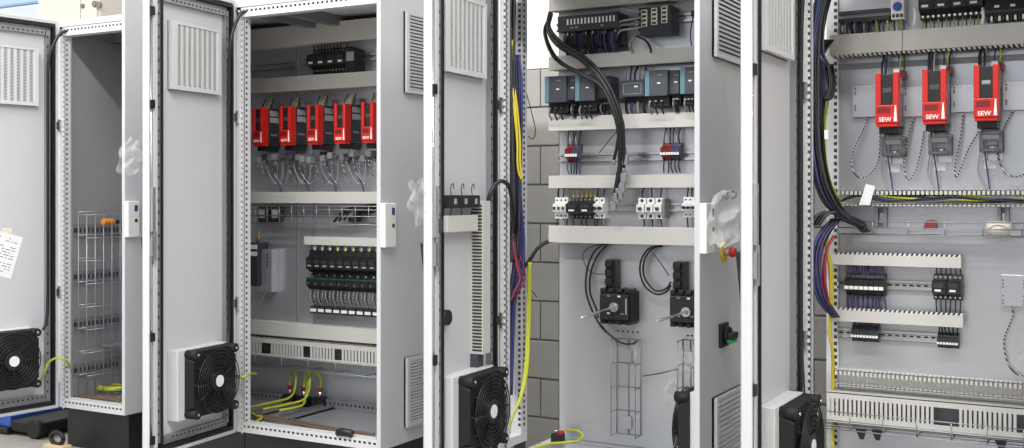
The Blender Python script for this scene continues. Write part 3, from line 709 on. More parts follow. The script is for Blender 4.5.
MB().box(a, b_, YP-.05, YP, z0, z1).build('body', galv, t, bevel=.003)
m = MB(); [m.box(b_-.03, b_-.024, YP-.0515, YP-.05, z0+(z1-z0)*f, z0+(z1-z0)*f+.012) for f in (.6, .68, .76, .84)]; m.build('vent_slot', dark, t)
pts = [at(u, v, YP-.03) for u, v in ((266, 292), (262, 300), (257, 312), (253, 318))]
MB().tube(pts, .0035, 6).build('lead_wire', twist, t)
# ------------------------------------------------------------------ cabinet 3 devices
def block(name, label, cat, u0, u1, va, vb, d, m, group=None, bev=.002, inset=0):
    a, b_, z0, z1 = span(u0, u1, va, vb, d)
    t = thing(name, label, cat, ((a+b_)/2, YP, z0), group=group)
    MB().box(a, b_, YP-d, YP, z0, z1).build('housing', m, t, bevel=bev)
    return t, a, b_, z0, z1
t, a, b_, z0, z1 = block('input_module', 'long slate input module with a row of white marks above dark wires', 'controller', 557.5, 618, 14, 30, .11, slate_d)
yf = YP-.11
for i in range(14):
    x = a+(b_-a)*(.16+.82*i/14); MB().box(x, x+.007, yf-.0015, yf, z0+(z1-z0)*.42, z0+(z1-z0)*.78).build('marker', white, t)
for f in (.22, .3, .72): MB().box(a+(b_-a)*f, a+(b_-a)*f+.012, yf-.001, yf, z0+.012, z0+.018).build('mark', grey_w, t)
zb = at(590, 51, YP-.08).z; m = MB(); random.seed(5)
MB().box(a+.02, b_-.004, YP-.06, YP-.002, zb+.02, z0).build('terminal_block', black, t)
m = MB()
for i in range(44):
    x = a+.022+(b_-a-.03)*i/44; y = YP-.075-random.random()*.025
    m.tube([(x, y, z0-.002), (x+random.uniform(-.006, .006), y-.006, (z0+zb)/2), (x+random.uniform(-.012, .012), y+.02, zb-.01)], .0032, 5, random.choice((0, 0, 1)), 3)
    if i % 3 == 0: m.box(x, x+.006, y-.006, y, z0-.016, z0-.004, 2)
m.build('wire_curtain', [black_w, blue_w, grey_w], t, kind='stuff')
t, a, b_, z0, z1 = block('network_switch', 'slate network switch with three columns of white sockets', 'network switch', 638, 671.5, 6.5, 34, .09, slate_d)
yf = YP-.09
for c_, f in enumerate((.10, .40, .70)):
    for r_ in range(4):
        zz = z0+(z1-z0)*(.30+.155*r_)+.004*c_; x = a+(b_-a)*f
        s_ = MB().box(x, x+.026, yf-.002, yf, zz, zz+.0165).build('socket', cream, t)
        MB().box(x+.004, x+.021, yf-.0026, yf-.0018, zz+.003, zz+.0115).build('socket_opening', black, s_)
MB().box(b_-.045, b_-.03, yf-.001, yf, z1-.012, z1-.007).build('mark', white, t)
for i, (v0, vm) in enumerate(((12, 9), (17, 22), (22, 26), (27, 31))):
    pts = [at(642, v0, YP-.095), at(630, (v0+vm)/2, YP-.13), at(620, vm, YP-.10), at(616, vm+8, YP-.06)]
    MB().tube(pts, .0045, 6).build('network_cable', [grey_w, grey_w, grey_p, grey_w][i], t)
for i, L in enumerate([[(640, 32), (634, 37), (630, 44), (633, 53)], [(636, 36), (645, 40), (650, 47), (651, 53)]]):
    tag(MB().tube([at(u, v, YP-.09) for u, v in L], .005, 6).build('network_cable', [grey_p, black_w][i], origin=at(638, 40, YP-.09)), ['grey network cable drooping below the network switch', 'black network cable drooping below the network switch'][i], 'cable')
t, a, b_, z0, z1 = block('cable_connector', 'blue plug on the rail beside the network switch', 'connector', 691, 696, 10, 16.5, .05, blue)
MB().tube([at(693, 17, YP-.05), at(691, 28, YP-.05), at(690.5, 36, YP-.04), at(691.5, 46, YP-.04)], .0025, 5).build('lead_wire', black_w, t)
def psu(label, u0, u1, va, vb, strip=True, d=.12, foot=10):
    t, a, b_, z0, z1 = block('power_supply', label, 'power supply', u0, u1, va, vb, d, slate)
    if strip: MB().box(a+.001, a+.02, YP-d-.0015, YP-d, z0+.002, z1-.002).build('side_strip', teal, t)
    um = (u0+u1)/2; zf = at(um, vb+foot, YP-d).z
    MB().box(a+.004, b_-.004, YP-d+.03, YP, zf, z0).build('terminal_foot', black, t)
    MB().box(a+(b_-a)*.55, a+(b_-a)*.55+.013, YP-d-.001, YP-d, z0+(z1-z0)*.47, z0+(z1-z0)*.52).build('mark', white, t)
    MB().box(a+(b_-a)*.55, a+(b_-a)*.55+.022, YP-d-.001, YP-d, z1-.022, z1-.018).build('mark', grey_p, t)
    for q in range(3):
        x = a+.012+(b_-a-.02)*q/3
        MB().tube([(x, YP-d+.028, zf+.02), (x+.004, YP-d+.008, zf), (x+.006, YP-d+.03, zf-.03)], .0038, 5, 0, 4).build('lead_wire', [grey_p, black_w, black_w][q], t)
        MB().cyl((x, YP-d+.03, zf+.02), (x, YP-d+.024, zf+.02), .005, 8).build('screw', chrome, t)
    return t
psu('slate power supply with blue edge at the free end beside the block wall', 544.7, 566, 76, 102.5)
psu('narrow slate module between the two power supplies near the block wall', 566.8, 574.6, 75.5, 100, strip=False, d=.10)
psu('slate power supply with blue edge half behind the thick black cables', 575, 594.5, 74, 101)
psu('dark module behind the bend of the thick black cables', 596, 611, 76, 98, strip=False, d=.08)
t, a, b_, z0, z1 = block('relay_module', 'low slate relay module with outlined cover, right of the thick cables'.replace('right of', 'next to'), 'relay', 620.5, 644, 80, 96.5, .09, slate)
m = MB(); y = YP-.0915
for q in ((a+.012, b_-.012, z0+.01, z0+.012), (a+.012, b_-.012, z1-.014, z1-.012), (a+.012, a+.014, z0+.01, z1-.012), (b_-.014, b_-.012, z0+.01, z1-.012)): m.box(q[0], q[1], y, y+.002, q[2], q[3])
m.build('cover_outline', grey_w, t); MB().box(a+.06, a+.076, y, y+.002, z1-.03, z1-.024).build('mark', white, t)
MB().box(a-.02, b_+.01, YP-.05, YP, z0-.02, z0).build('terminal_foot', black, t)
leads(t, 5, a, b_, z1, z1+.06, YP-.06, YP-.04, [grey_w, blue_w, black_w], .004); leads(t, 4, a, b_, z0-.02, z0-.09, YP-.06, YP-.03, [black_w, blue_w, grey_w], .006, .012)
psu('slate power supply with blue edge beside the low relay module', 644.7, 667.5, 70, 96)
psu('narrow slate module beside the last power supply', 668.5, 679, 70, 94, strip=False, d=.10)
psu('slate power supply with blue edge cut off by the outer side panel edge', 680, 695.5, 67, 94)
def terminals(label, u0, u1, va, vb, d, cols, ups, dns, lu, ld, nup, ndn, white_band=True):
    a, b_, z0, z1 = span(u0, u1, va, vb, d); n = len(cols); w = (b_-a)/n; h = z1-z0
    t = thing('terminal_strip', label, 'terminals', ((a+b_)/2, YP, z0))
    for i, c_ in enumerate(cols):
        p = a+i*w; o = MB().prism_x([(YP, z0), (YP, z1), (YP-d*.5, z1), (YP-d*.65, z1-h*.2), (YP-d, z1-h*.28), (YP-d, z0+h*.28), (YP-d*.65, z0+h*.2), (YP-d*.5, z0)], p+.0006, p+w-.0006).build('terminal', c_, t)
        if white_band: MB().box(p+.001, p+w-.001, YP-d-.0012, YP-d, z0+h*.30, z0+h*.45).build('marker', white, o)
    leads(t, nup, a, b_, z1-h*.05, z1+lu, YP-d*.55, YP-d*.4, ups, .0028); leads(t, ndn, a, b_, z0+h*.05, z0-ld, YP-d*.55, YP-d*.4, dns, .0028)
    return t
terminals('red and blue terminal strip, the one behind the thick black cables\' free side', 564.5, 577, 144, 162, .06, [red_d, red_d, red_d, blue_w, slate], [blue_w, grey_w, black_w], [blue_w, black_w], .06, .05, 6, 5)
terminals('red and blue terminal strip near the outer side panel', 660, 679, 142.5, 160, .06, [red_d, red_d, red_d, red_d, blue_w, blue_w, slate], [blue_w, grey_w, black_w], [black_w, blue_w], .06, .05, 6, 5)
def mcb(label, u0, u1, va, vb, poles, d=.07, group='white circuit breakers', dark_bar=False):
    a, b_, z0, z1 = span(u0, u1, va, vb, d); w = (b_-a)/poles; h = z1-z0
    t = thing('circuit_breaker', label, 'circuit breaker', ((a+b_)/2, YP, z0), group=group)
    for i in range(poles):
        p = a+i*w; o = MB().prism_x([(YP, z0), (YP, z1), (YP-d*.68, z1), (YP-d*.68, z1-h*.27), (YP-d, z1-h*.32), (YP-d, z0+h*.32), (YP-d*.68, z0+h*.27), (YP-d*.68, z0)], p+.0008, p+w-.0008).build('pole', white, t, bevel=.0008)
        MB().box(p+w*.3, p+w*.7, YP-d-.008, YP-d, z0+h*.42, z0+h*.56).build('toggle', black if dark_bar else slate_d, o)
        for zf in (.87, .13): MB().cyl((p+w*.5, YP-d*.68-.001, z0+h*zf), (p+w*.5, YP-d*.68+.004, z0+h*zf), w*.2, 10).build('screw_hole', slate_d, o)
    if dark_bar: MB().box(a+.002, b_-.002, YP-d-.009, YP-d, z0+h*.46, z0+h*.53).build('toggle_bar', black, t)
    leads(t, poles, a, b_, z1-.004, z1+.045, YP-d*.5, YP-d*.35, [black_w, blue_w, earth], .003); leads(t, poles, a, b_, z0+.004, z0-.045, YP-d*.5, YP-d*.35, [black_w, grey_w, black_w], .003)
    return t
mcb('white three-pole circuit breaker at the free end of its rail, by black contactors', 552.5, 565.5, 197.5, 218.5, 3)
a, b_, z0, z1 = span(565.8, 592, 197.5, 219, .085)
for i in range(2):
    w_ = (b_-a)/2
    contactor('black contactor beside the white breakers, %s' % ['the one nearer the block wall', 'the one touching the second white breaker'][i], a+i*w_, a+(i+1)*w_, z0, z1, .085, 'contactors between white breakers', ups=[earth, yel, earth], dns=[black_w, grey_w], lu=.03, ld=.03)
mcb('white circuit breaker with a black bar, touching the black contactors', 592, 602.5, 197.5, 218.5, 2, dark_bar=True)
mcb('white single-pole breaker, first of three behind the cable plugs', 636, 644, 198, 219, 1); mcb('white single-pole breaker, middle of the trio', 644.7, 652.6, 198, 219, 1); mcb('white single-pole breaker, third of the trio', 653.2, 661.2, 198, 219, 1)
t, a, b_, z0, z1 = block('end_clamp', 'grey end clamp closing the trio of white breakers', 'clamp', 661.6, 664.5, 199, 218, .06, grey_p)
mcb('white three-pole circuit breaker with black bar beside the outer side panel', 681.5, 695.5, 197, 217.5, 3, dark_bar=True)
# switch disconnectors with long shafts
def disconnector(lab, u0, u1, va, vb, hub, tip, aux):
    d = .10; a, b_, z0, z1 = span(u0, u1, va, vb, d); h = z1-z0; w = b_-a
    t = thing('switch_disconnector', lab, 'switch', ((a+b_)/2, YP, z0))
    MB().box(a, b_, YP-d*.75, YP, z0+.012, z1-.012).build('housing', blackm, t, bevel=.003)
    MB().box(a+w*.06, b_-w*.06, YP-d, YP-d*.75, z0+h*.14, z1-h*.14).build('front_cover', black, t, bevel=.004)
    for i in range(4):
        for zz in (z0, z1-.016): MB().box(a+w*(.03+.25*i), a+w*(.03+.25*i)+w*.17, YP-d*.85, YP-.01, zz, zz+.016).build('terminal_cover', black, t, bevel=.002)
    hp = at(hub[0], hub[1], YP-d-.004)
    MB().cyl((hp.x, YP-d, hp.z), (hp.x, YP-d-.014, hp.z), .019, 20).build('shaft_collar', chrome, t)
    MB().cyl((hp.x, YP-d-.014, hp.z), (hp.x, YP-d-.03, hp.z), .011, 6).build('shaft_clamp', chrome, t)
    yt = hp.x/math.tan(math.atan((tip[0]-512)/F)-TH)
    MB().cyl((hp.x, YP-d-.028, hp.z), (hp.x, yt, at(tip[0], tip[1], yt).z), .0065, 4).build('shaft', chrome, t)
    for fx, fz, mm in ((.3, .78, grey_p), (.62, .78, white), (.72, .3, grey_p), (.3, .3, tan), (.55, .22, red_d)): MB().box(a+w*fx, a+w*fx+.012, YP-d-.001, YP-d, z0+h*fz, z0+h*fz+.006).build('mark', mm, t)
    MB().box(b_-w*.14, b_-w*.10, YP-d-.001, YP-d, z0+h*.3, z0+h*.75).build('label_strip', grey_w, t)
    u0, u1, va, vb = aux; a, b_, zz0, zz1 = span(u0, u1, va, vb, .07)
    s_ = MB().box(a, b_, YP-.05, YP, zz0-.004, zz1).build('auxiliary_block', black, t, bevel=.002)
    for i in range(3): z = zz0+(zz1-zz0)*i/3; MB().box(a+.004, b_-.012, YP-.07, YP-.05, z+.008, z+(zz1-zz0)/3-.004).build('fuse_carrier', blackm, s_, bevel=.003)
    return t
disconnector('black switch with long silver shaft, the one nearer the block wall', 597.5, 630, 289, 325, (614.5, 307), (581, 318), (603.5, 614, 260, 287))
disconnector('black switch with long silver shaft, beside the outer side panel', 667.7, 699, 291, 328, (686.4, 312), (657.5, 321), (671.5, 683, 262, 290))
for i in range(5):
    x, zz = at(618+i*5, 330, YP).x, at(618, 331, YP).z; MB().cyl((x, YP-.003, zz), (x, YP, zz), .004, 8).build('plate_hole', dark, cab3)
    x = at(688+i*4, 333, YP).x
    if x < E3: MB().cyl((x, YP-.003, zz), (x, YP, zz), .004, 8).build('plate_hole', dark, cab3)
def cable(label, L, Y, r, m, cat='cable', group=None, name='cable', seg=7):
    pts = [at(p[0], p[1], p[2] if len(p) > 2 else Y) for p in L]
    return tag(MB().tube(pts, r, seg).build(name, m, origin=pts[0]), label, cat, group)
cable('black cable curving down to the shafted switch by the block wall, outer strand', [(606, 243), (594, 252), (587, 270), (586, 290), (591, 308), (600, 325), (607, 333)], YP-.04, .0042, black_w)
cable('black cable curving down to the shafted switch by the block wall, inner strand', [(609, 243), (598, 255), (591, 272), (590, 292), (596, 308), (598, 318)], YP-.03, .0042, black_w)
cable('thin blue wire running to the three-part block by the block wall', [(604, 244), (590, 247), (583, 255), (587, 268), (595, 273.5), (604, 274)], YP-.03, .0022, blue_w, 'wire')
cable('black cable sagging beneath the shafted switch by the block wall', [(601, 325), (610, 335), (622, 343), (632, 344), (637, 341)], YP-.06, .0042, black_w)
for i in range(2):
    o = i*3.2
    cable('black cable coiled beside the shafted switch by the side panel, %s turn' % ['outer', 'inner'][i], [(662, 246), (650+o, 248), (642+o, 258), (640+o, 272), (645+o*.8, 286-o), (656, 294-o), (666, 292-o), (671, 285-o)], YP-.04, .0042, black_w)
cable('thin grey-blue wire inside the black coil', [(652, 252), (657, 258), (664, 268), (669, 276)], YP-.04, .0025, blue_w, 'wire')
# thick black cable bundle
random.seed(3); ends = [(614, 160), (619, 158), (624, 168), (622, 178), (617, 188), (614, 196), (620, 185), (625, 150)]
guide = [(551, 14, YP-.02), (548.5, 30, YP-.08), (560, 46, YP-.13), (585, 62, YP-.15), (604, 84, YP-.16), (616, 110, YP-.16), (621, 135, YP-.15)]
for i in range(8):
    ox, oz = (i % 3-1)*2.4, (i//3-1)*3.0; L = [(u+ox*(1 if 1 < k < 7 else .4)-(4-k*.8 if i > 5 and k in (1, 2) else 0), v+oz+(10 if i > 5 and k in (2, 3) else 0), y+.006*(i % 2)) for k, (u, v, y) in enumerate(guide)]
    L.append((ends[i][0], ends[i][1], YP-.13))
    pts = [at(*p) for p in L]
    t = tag(MB().tube(pts, .0062, 8).build('black_cable', black_w, origin=pts[0]), 'thick black cable of the bundle sweeping down across the power supplies', 'cable', 'thick black cables with plugs')
    e = pts[-1]; d_ = (pts[-1]-pts[-2]).normalized(); d_ = Vector((d_.x*.3, 0, -1)).normalized()
    MB().cyl(e, e+d_*.02, .008, 8).build('plug_sleeve', grey_p, t); q = e+d_*.038
    MB().box(q.x-.012, q.x+.012, q.y-.008, q.y+.008, q.z-.022, q.z+.018).build('plug', steel, t, bevel=.002)
cable('thin black wire slanting from the bundle to the terminal rail', [(617, 131), (608, 142), (599, 153)], YP-.05, .002, black_w, 'wire')
# wire trays: long wires and hoops, standing upright on the plate
def vtray(label, u0, u1, va, vb, d, n):
    x0, x1 = at(u0, 390, YP-.01).x, at(u1, 390, YP-.01).x; z1, z0 = at((u0+u1)/2, va, YP).z, at((u0+u1)/2, vb, YP).z
    t = thing('wire_tray', label, 'wire tray', ((x0+x1)/2, YP, z0)); r = .0022
    for x in (x0, (x0+x1)/2, x1): MB().cyl((x, YP-.004, z0), (x, YP-.004, z1), r, 5).build('long_wire', steel, t)
    for x in (x0, x1): MB().cyl((x, YP-d, z0), (x, YP-d, z1), r, 5).build('long_wire', steel, t)
    for i in range(n):
        z = z0+(z1-z0)*i/(n-1); MB().tube([(x0, YP-d-.01, z), (x0, YP-.003, z), (x1, YP-.003, z), (x1, YP-d-.01, z)], r, 5, 0, 1).build('hoop_wire', steel, t)
    for z in (z0+.05, z1-.07): MB().box((x0+x1)/2-.025, (x0+x1)/2+.015, YP-.01, YP-.006, z-.025, z+.025).build('clamp_plate', galv, t)
vtray('upright wire tray beneath the shafted switch by the block wall', 616, 640, 339, 434, .06, 5)
vtray('upright wire tray behind the clear film, by the side panel', 682, 698, 340, 434, .06, 5)
cable('thin black cable tie lying across to the clear film', [(643, 376), (660, 373.5), (678, 369)], YP-.02, .002, black_w, 'cable tie')
M = Matrix.Translation((X3b-.021-.026, 3.95, 0)) @ Matrix.Rotation(math.pi/2, 4, 'Z')
fan(M, math.pi/2, 'black filter fan inside the cabinet with the shafted switches, low on its side panel', cx=.0, cz=.40)
# earth stud at cabinet 3's bottom corner
p = at(558, 437, 4.1)
t = thing('earth_clamp', 'black earth clamp with red cap at the bottom corner below the block wall', 'clamp', (p.x, p.y, Z0+.032))
MB().box(p.x-.025, p.x+.025, p.y-.02, p.y+.02, Z0+.030, Z0+.068).build('clamp_body', black, t, bevel=.004); MB().cyl((p.x-.01, p.y, Z0+.068), (p.x-.01, p.y, Z0+.082), .009, 10).build('nut', chrome, t); MB().box(p.x+.004, p.x+.024, p.y-.01, p.y+.01, Z0+.068, Z0+.08).build('red_cap', red, t)
cable('yellow-green earth cable looping from the black earth clamp', [(567, 430, 4.1), (578, 431, 4.05), (583, 436, 4.0), (577, 441, 3.95), (560, 443, 3.9), (548, 444, 3.85), (535, 448, 3.8)], 4, .0055, earth)
# outer side of cabinet 3: emergency stop, rotary switch, buttons
p = atx(723, 252, X3b)
t = thing('emergency_stop', 'red emergency stop button on a yellow disc', 'emergency stop', p)
MB().cyl(p, p+Vector((.008, 0, 0)), .037, 28).build('yellow_disc', yel, t); MB().cyl(p+Vector((.008, 0, 0)), p+Vector((.03, 0, 0)), .014, 14).build('stem', grey_w, t)
m = MB(); m.cyl(p+Vector((.026, 0, 0)), p+Vector((.036, 0, 0)), .016, 20, 0, .021); m.cyl(p+Vector((.036, 0, 0)), p+Vector((.05, 0, 0)), .021, 20, 0, .015); m.build('mushroom_button', red, t)
p = atx(722, 335, X3b)
t = thing('rotary_switch', 'black rotary main switch with green lever', 'switch', p)
MB().box(p.x, p.x+.012, p.y-.042, p.y+.05, p.z-.045, p.z+.045).build('base_plate', black, t, bevel=.003); MB().cyl(p+Vector((.012, .005, 0)), p+Vector((.03, .005, 0)), .032, 20).build('dial', blackm, t)
m = MB(); m.box(p.x+.03, p.x+.05, p.y-.03, p.y+.045, p.z-.012, p.z+.012); m.build('lever', black, t, bevel=.004); MB().box(p.x+.026, p.x+.048, p.y-.026, p.y+.04, p.z-.026, p.z-.013).build('green_lever', green_b, t, bevel=.003)
for u, v, mm, lb in ((719, 197.5, blue, 'blue push button on the side panel'), (726, 195.5, green, 'dark green push button on the side panel'), (732, 195, black, 'black push button on the side panel')):
    p = atx(u, v, X3b); t = thing('push_button', lb+' above the emergency stop', 'button', p)
    MB().cyl(p, p+Vector((.006, 0, 0)), .017, 16).build('bezel', grey_p, t); MB().cyl(p+Vector((.006, 0, 0)), p+Vector((.016, 0, 0)), .012, 16).build('cap', mm, t)
# ------------------------------------------------------------------ cabinet 4 devices
t = thing('busbar_rail', 'dark grey busbar rail high on the plate beside the blue-faced terminal', 'busbar', at(862, 14, YP))
a, b_ = at(839, 14, YP-.05).x, at(890, 14, YP-.05).x
for vv, mm, dd in ((11.5, slate_d, .06), (15, grey_w, .05), (19, slate_d, .06)):
    z = at(865, vv, YP-dd).z; MB().box(a, b_, YP-dd, YP, z-.007, z+.007).build('bar', mm, t, bevel=.001)
leads(t, 12, a+.005, a+.10, at(865, 21, YP-.05).z, at(865, 34, YP-.05).z, YP-.05, YP-.04, [blue_w, black_w, grey_w, violet_w], .0036, .006)
leads(t, 6, a+.10, b_-.005, at(865, 20, YP-.05).z, at(865, 34, YP-.05).z, YP-.05, YP-.04, [black_w, blue_w, earth], .003, .006)
for k in range(5): x = a+.01+k*.024; MB().box(x, x+.014, YP-.065, YP-.03, at(865, 23, YP-.05).z, at(865, 20, YP-.05).z).build('terminal_foot', black, t)
t, a, b_, z0, z1 = block('supply_terminal', 'white supply terminal with a round blue face', 'terminal', 891, 904, -3, 19, .08, white)
c_ = at(897.5, 6.5, YP-.082); MB().cyl((c_.x, YP-.08, c_.z), (c_.x, YP-.086, c_.z), .016, 20).build('blue_face', bluep, t)
for q in range(3): MB().box(a+.004+q*.014, a+.013+q*.014, YP-.083, YP-.08, z0+.006, z0+.018).build('screw_hole', slate_d, t)
leads(t, 4, a, b_, z0, z0-.06, YP-.06, YP-.04, [black_w, grey_w, earth, blue_w], .003)
a, b_, z0, z1 = span(918, 983, -14, 16, .09)
for i in range(4):
    w_ = (b_-a)/4; contactor('black contactor at the roof of the large drive cabinet, %s from the blue-faced terminal' % ['first', 'second', 'third', 'fourth'][i], a+i*w_, a+(i+1)*w_, z0, z1, .09, 'contactors above the wide duct with a seam', dns=[earth, black_w, earth, blue_w], tail_dn=4, lu=.02, ld=.045)
t, a, b_, z0, z1 = block('distribution_block', 'long black block with green edge and white plugs, at the roof', 'terminal block', 985, 1040, -8, 14.5, .09, blackm)
MB().box(a, b_, YP-.0915, YP-.09, z0+.012, z0+.018).build('green_strip', green, t)
for k in range(14): x = a+.004+k*.0125; MB().box(x, x+.007, YP-.085, YP-.05, z0-.016, z0).build('plug', white if k % 2 else black, t); 
for k in range(3): MB().box(a+.03+k*.05, a+.045+k*.05, YP-.092, YP-.09, z0+.028, z0+.036).build('marking_plate', white, t)
for u in (915, 983): q = at(u, 20, YP-.07); tag(MB().tube([at(u, 8, YP-.07), at(u+.5, 16, YP-.08), at(u-1, 26, YP-.06)], .006, 7).build('white_cable', white, origin=q), 'short white cable dropping into the wide duct, %s' % ('beside the blue-faced terminal' if u == 915 else 'beside the black block with green edge'), 'cable')
terminals('row of eight black terminals with violet wires above and below', 844, 883.5, 274, 296.5, .075, [black]*8, [violet_w, violet_w, blue_w], [violet_w, blue_w], .035, .06, 16, 16, True)
a, b_, z0, z1 = span(931.5, 961, 275.5, 301, .08); w_ = (b_-a)/2
for i in range(2): contactor('black contactor at the short ducts\' end, %s the terminal row' % ['nearer to', 'farther from'][i], a+i*w_, a+(i+1)*w_, z0, z1, .08, 'contactors at the end of the short ducts', dns=[black_w], ups=[black_w], lu=.03, ld=.05)
terminals('dark terminal strip with white marks hanging below the row of eight', 850.5, 878, 326.5, 342.5, .055, [slate_d]*9, [violet_w, violet_w], [violet_w], .04, .0, 12, 1)
terminals('dark terminal strip with white marks below the two green-edged contactors', 936.5, 958, 334.5, 349, .055, [slate_d]*7, [black_w], [black_w], .06, .0, 6, 1)
a, b_, z0, z1 = span(1001, 1024, 275, 306, .02)
t = thing('resistor_plate', 'pale resistor plate standing alone opposite the green-edged contactors', 'resistor', ((a+b_)/2, YP, z0))
MB().box(a, b_+.02, YP-.022, YP, z0, z1).build('cover_plate', galv, t, bevel=.001)
for k in range(4):
    for zf in (.06, .16, .3, .58, .68, .8): MB().box(a+.004+.0035*k+(0 if k < 2 else .06), a+.0062+.0035*k+(0 if k < 2 else .06), YP-.0228, YP-.0215, z0+(z1-z0)*zf, z0+(z1-z0)*zf+.005).build('vent_hole', dark, t)
cable('twisted wire hanging from the lone pale resistor plate', [(1011, 306), (1013, 315), (1009, 326), (1004, 340), (1006, 358), (1012, 370), (1022, 376), (1034, 372)], YP-.02, .0027, twist, 'wire')
# yellow wires lying in the open finger duct
random.seed(11)
for i in range(7):
    mm = [earth, yel, black_w, black_w, earth, blue_w, black_w][i]; L = [(836+i, 204-i*.6)]+[(836+k*24, 197+2.5*math.sin(k*.9+i)+(i-3)*.5-(4 if k < 2 else 0)+(3 if k > 5 else 0)) for k in range(1, 9)]
    pts = [at(u, min(203, max(192.5, v)), YP-.035-.003*i) for u, v in L]
    tag(MB().tube(pts, .0042, 6).build('duct_wire', mm, origin=pts[0]), '%s wire lying in the open finger duct' % {0: 'uppermost yellow-green', 1: 'plain yellow', 2: 'upper black', 3: 'middle black', 4: 'lower yellow-green', 5: 'blue', 6: 'lowest black'}[i], 'wire', 'wires in the open finger duct')
tg = thing('cable_flag', 'white paper flag taped over the edge of the open finger duct', 'tag', at(868, 195, YP-.08))
q = [at(u, v, YP-.075) for u, v in ((859, 205), (870, 205), (875, 186), (866, 184))]
MB().loft(q, [p+Vector((0, -.002, 0)) for p in q]).build('paper_flag', paper, tg)
def htray(label, x0, x1, z0, h, d, pitch, zs=(0, .5, 1), r=.0022):
    t = thing('wire_tray', label, 'wire tray', ((x0+x1)/2, YP, z0)); n = int((x1-x0)/pitch)
    for zf in zs: MB().cyl((x0, YP-d, z0+h*zf), (x1, YP-d, z0+h*zf), r, 5).build('long_wire', steel, t)
    for yf in (.3, .65): MB().cyl((x0, YP-d*yf, z0), (x1, YP-d*yf, z0), r, 5).build('long_wire', steel, t)
    pr = None
    for i in range(n+1):
        x = x0+i*(x1-x0)/n
        if pr is None: pr = MB().tube([(x, YP-.001, z0), (x, YP-d, z0), (x, YP-d, z0+h)], r, 5, 0, 1).build('hoop_wire', steel, t)
        else: c = pr.copy(); C.objects.link(c); c.location = (i*(x1-x0)/n, 0, 0)
    return t
zz = at(927, 235.5, YP-.1).z; zt = at(927, 222, YP-.1).z
htray('wire tray holding tape and offcuts, across the middle of the plate', at(838, 230, YP-.1).x, E4, zz, zt-zz, .10, .115)
MB().box(at(852, 230, YP-.06).x, E4, YP-.07, YP-.05, zz+.004, zz+.020).build('tray_profile', galv, None, origin=(0, 0, 0))
tag(bpy.data.objects['tray_profile'], 'pale metal profile lying in the wire tray', 'metal profile')
for u, lb in ((880.5, 'slotted metal bracket under the first large red drive'), (1003, 'slotted metal bracket beside the tape roll')):
    a, b_, z0, z1 = span(u-6, u+6, 207.5, 226, .03); t = thing('tray_bracket', lb, 'bracket', ((a+b_)/2, YP, z0))
    m = MB(); m.box(a, a+.012, YP-.03, YP, z0, z1); m.box(b_-.012, b_, YP-.03, YP, z0, z1); m.box(a+.012, b_-.012, YP-.006, YP, z0, z1); m.build('channel', rail_m, t); MB().box(a+.015, b_-.015, YP-.012, YP-.006, z0+.01, z1-.02).build('slot', chrome, t)
c_ = at(999, 226.5, YP-.05)
t = thing('tape_roll', 'cream tape roll lying in the wire tray', 'tape', (c_.x, c_.y, zz+.003)); ra = [MB()]
t2 = MB(); t2.tube([(c_.x, c_.y, zz+.003), (c_.x, c_.y, zz+.05)], .042, 28, 0, 1); t2.build('roll', cream, t); MB().cyl((c_.x, c_.y, zz+.05), (c_.x, c_.y, zz+.052), .024, 20).build('core', tan, t)
c_ = at(931, 222, YP-.05); tag(MB().loft([(c_.x-.03, c_.y-.02, zz+.003), (c_.x+.03, c_.y-.02, zz+.003), (c_.x+.03, c_.y+.02, zz+.003), (c_.x-.03, c_.y+.02, zz+.003)], [(c_.x-.018, c_.y-.01, zz+.052), (c_.x+.014, c_.y-.01, zz+.056), (c_.x+.014, c_.y+.01, zz+.056), (c_.x-.018, c_.y+.01, zz+.052)]).build('cable_clip', red_d, origin=c_, bevel=.006), 'dark red clip lying in the wire tray', 'clip')
zz = at(927, 438, YP-.12).z; zt = at(927, 420, YP-.12).z
htray('wire basket running in front of the open-finger slotted duct', at(818, 425, YP-.13).x, E4, zz, zt-zz, .13, .112)
for u, v, lb in ((861, 434, 'black hook under the basket, first of a pair'), (877, 435, 'black hook under the basket, second of a pair'), (1001, 446, 'black hook under the basket at its far end')):
    p = at(u, v, YP-.1); t = tag(MB().loft([(p.x-.018, p.y-.01, p.z+.018), (p.x+.018, p.y-.01, p.z+.018), (p.x+.018, p.y+.01, p.z+.018), (p.x-.018, p.y+.01, p.z+.018)], [(p.x-.003, p.y-.006, p.z-.018), (p.x+.01, p.y-.006, p.z-.018), (p.x+.01, p.y+.006, p.z-.018), (p.x-.003, p.y+.006, p.z-.018)]).build('tray_hook', black, origin=p), lb, 'hook')
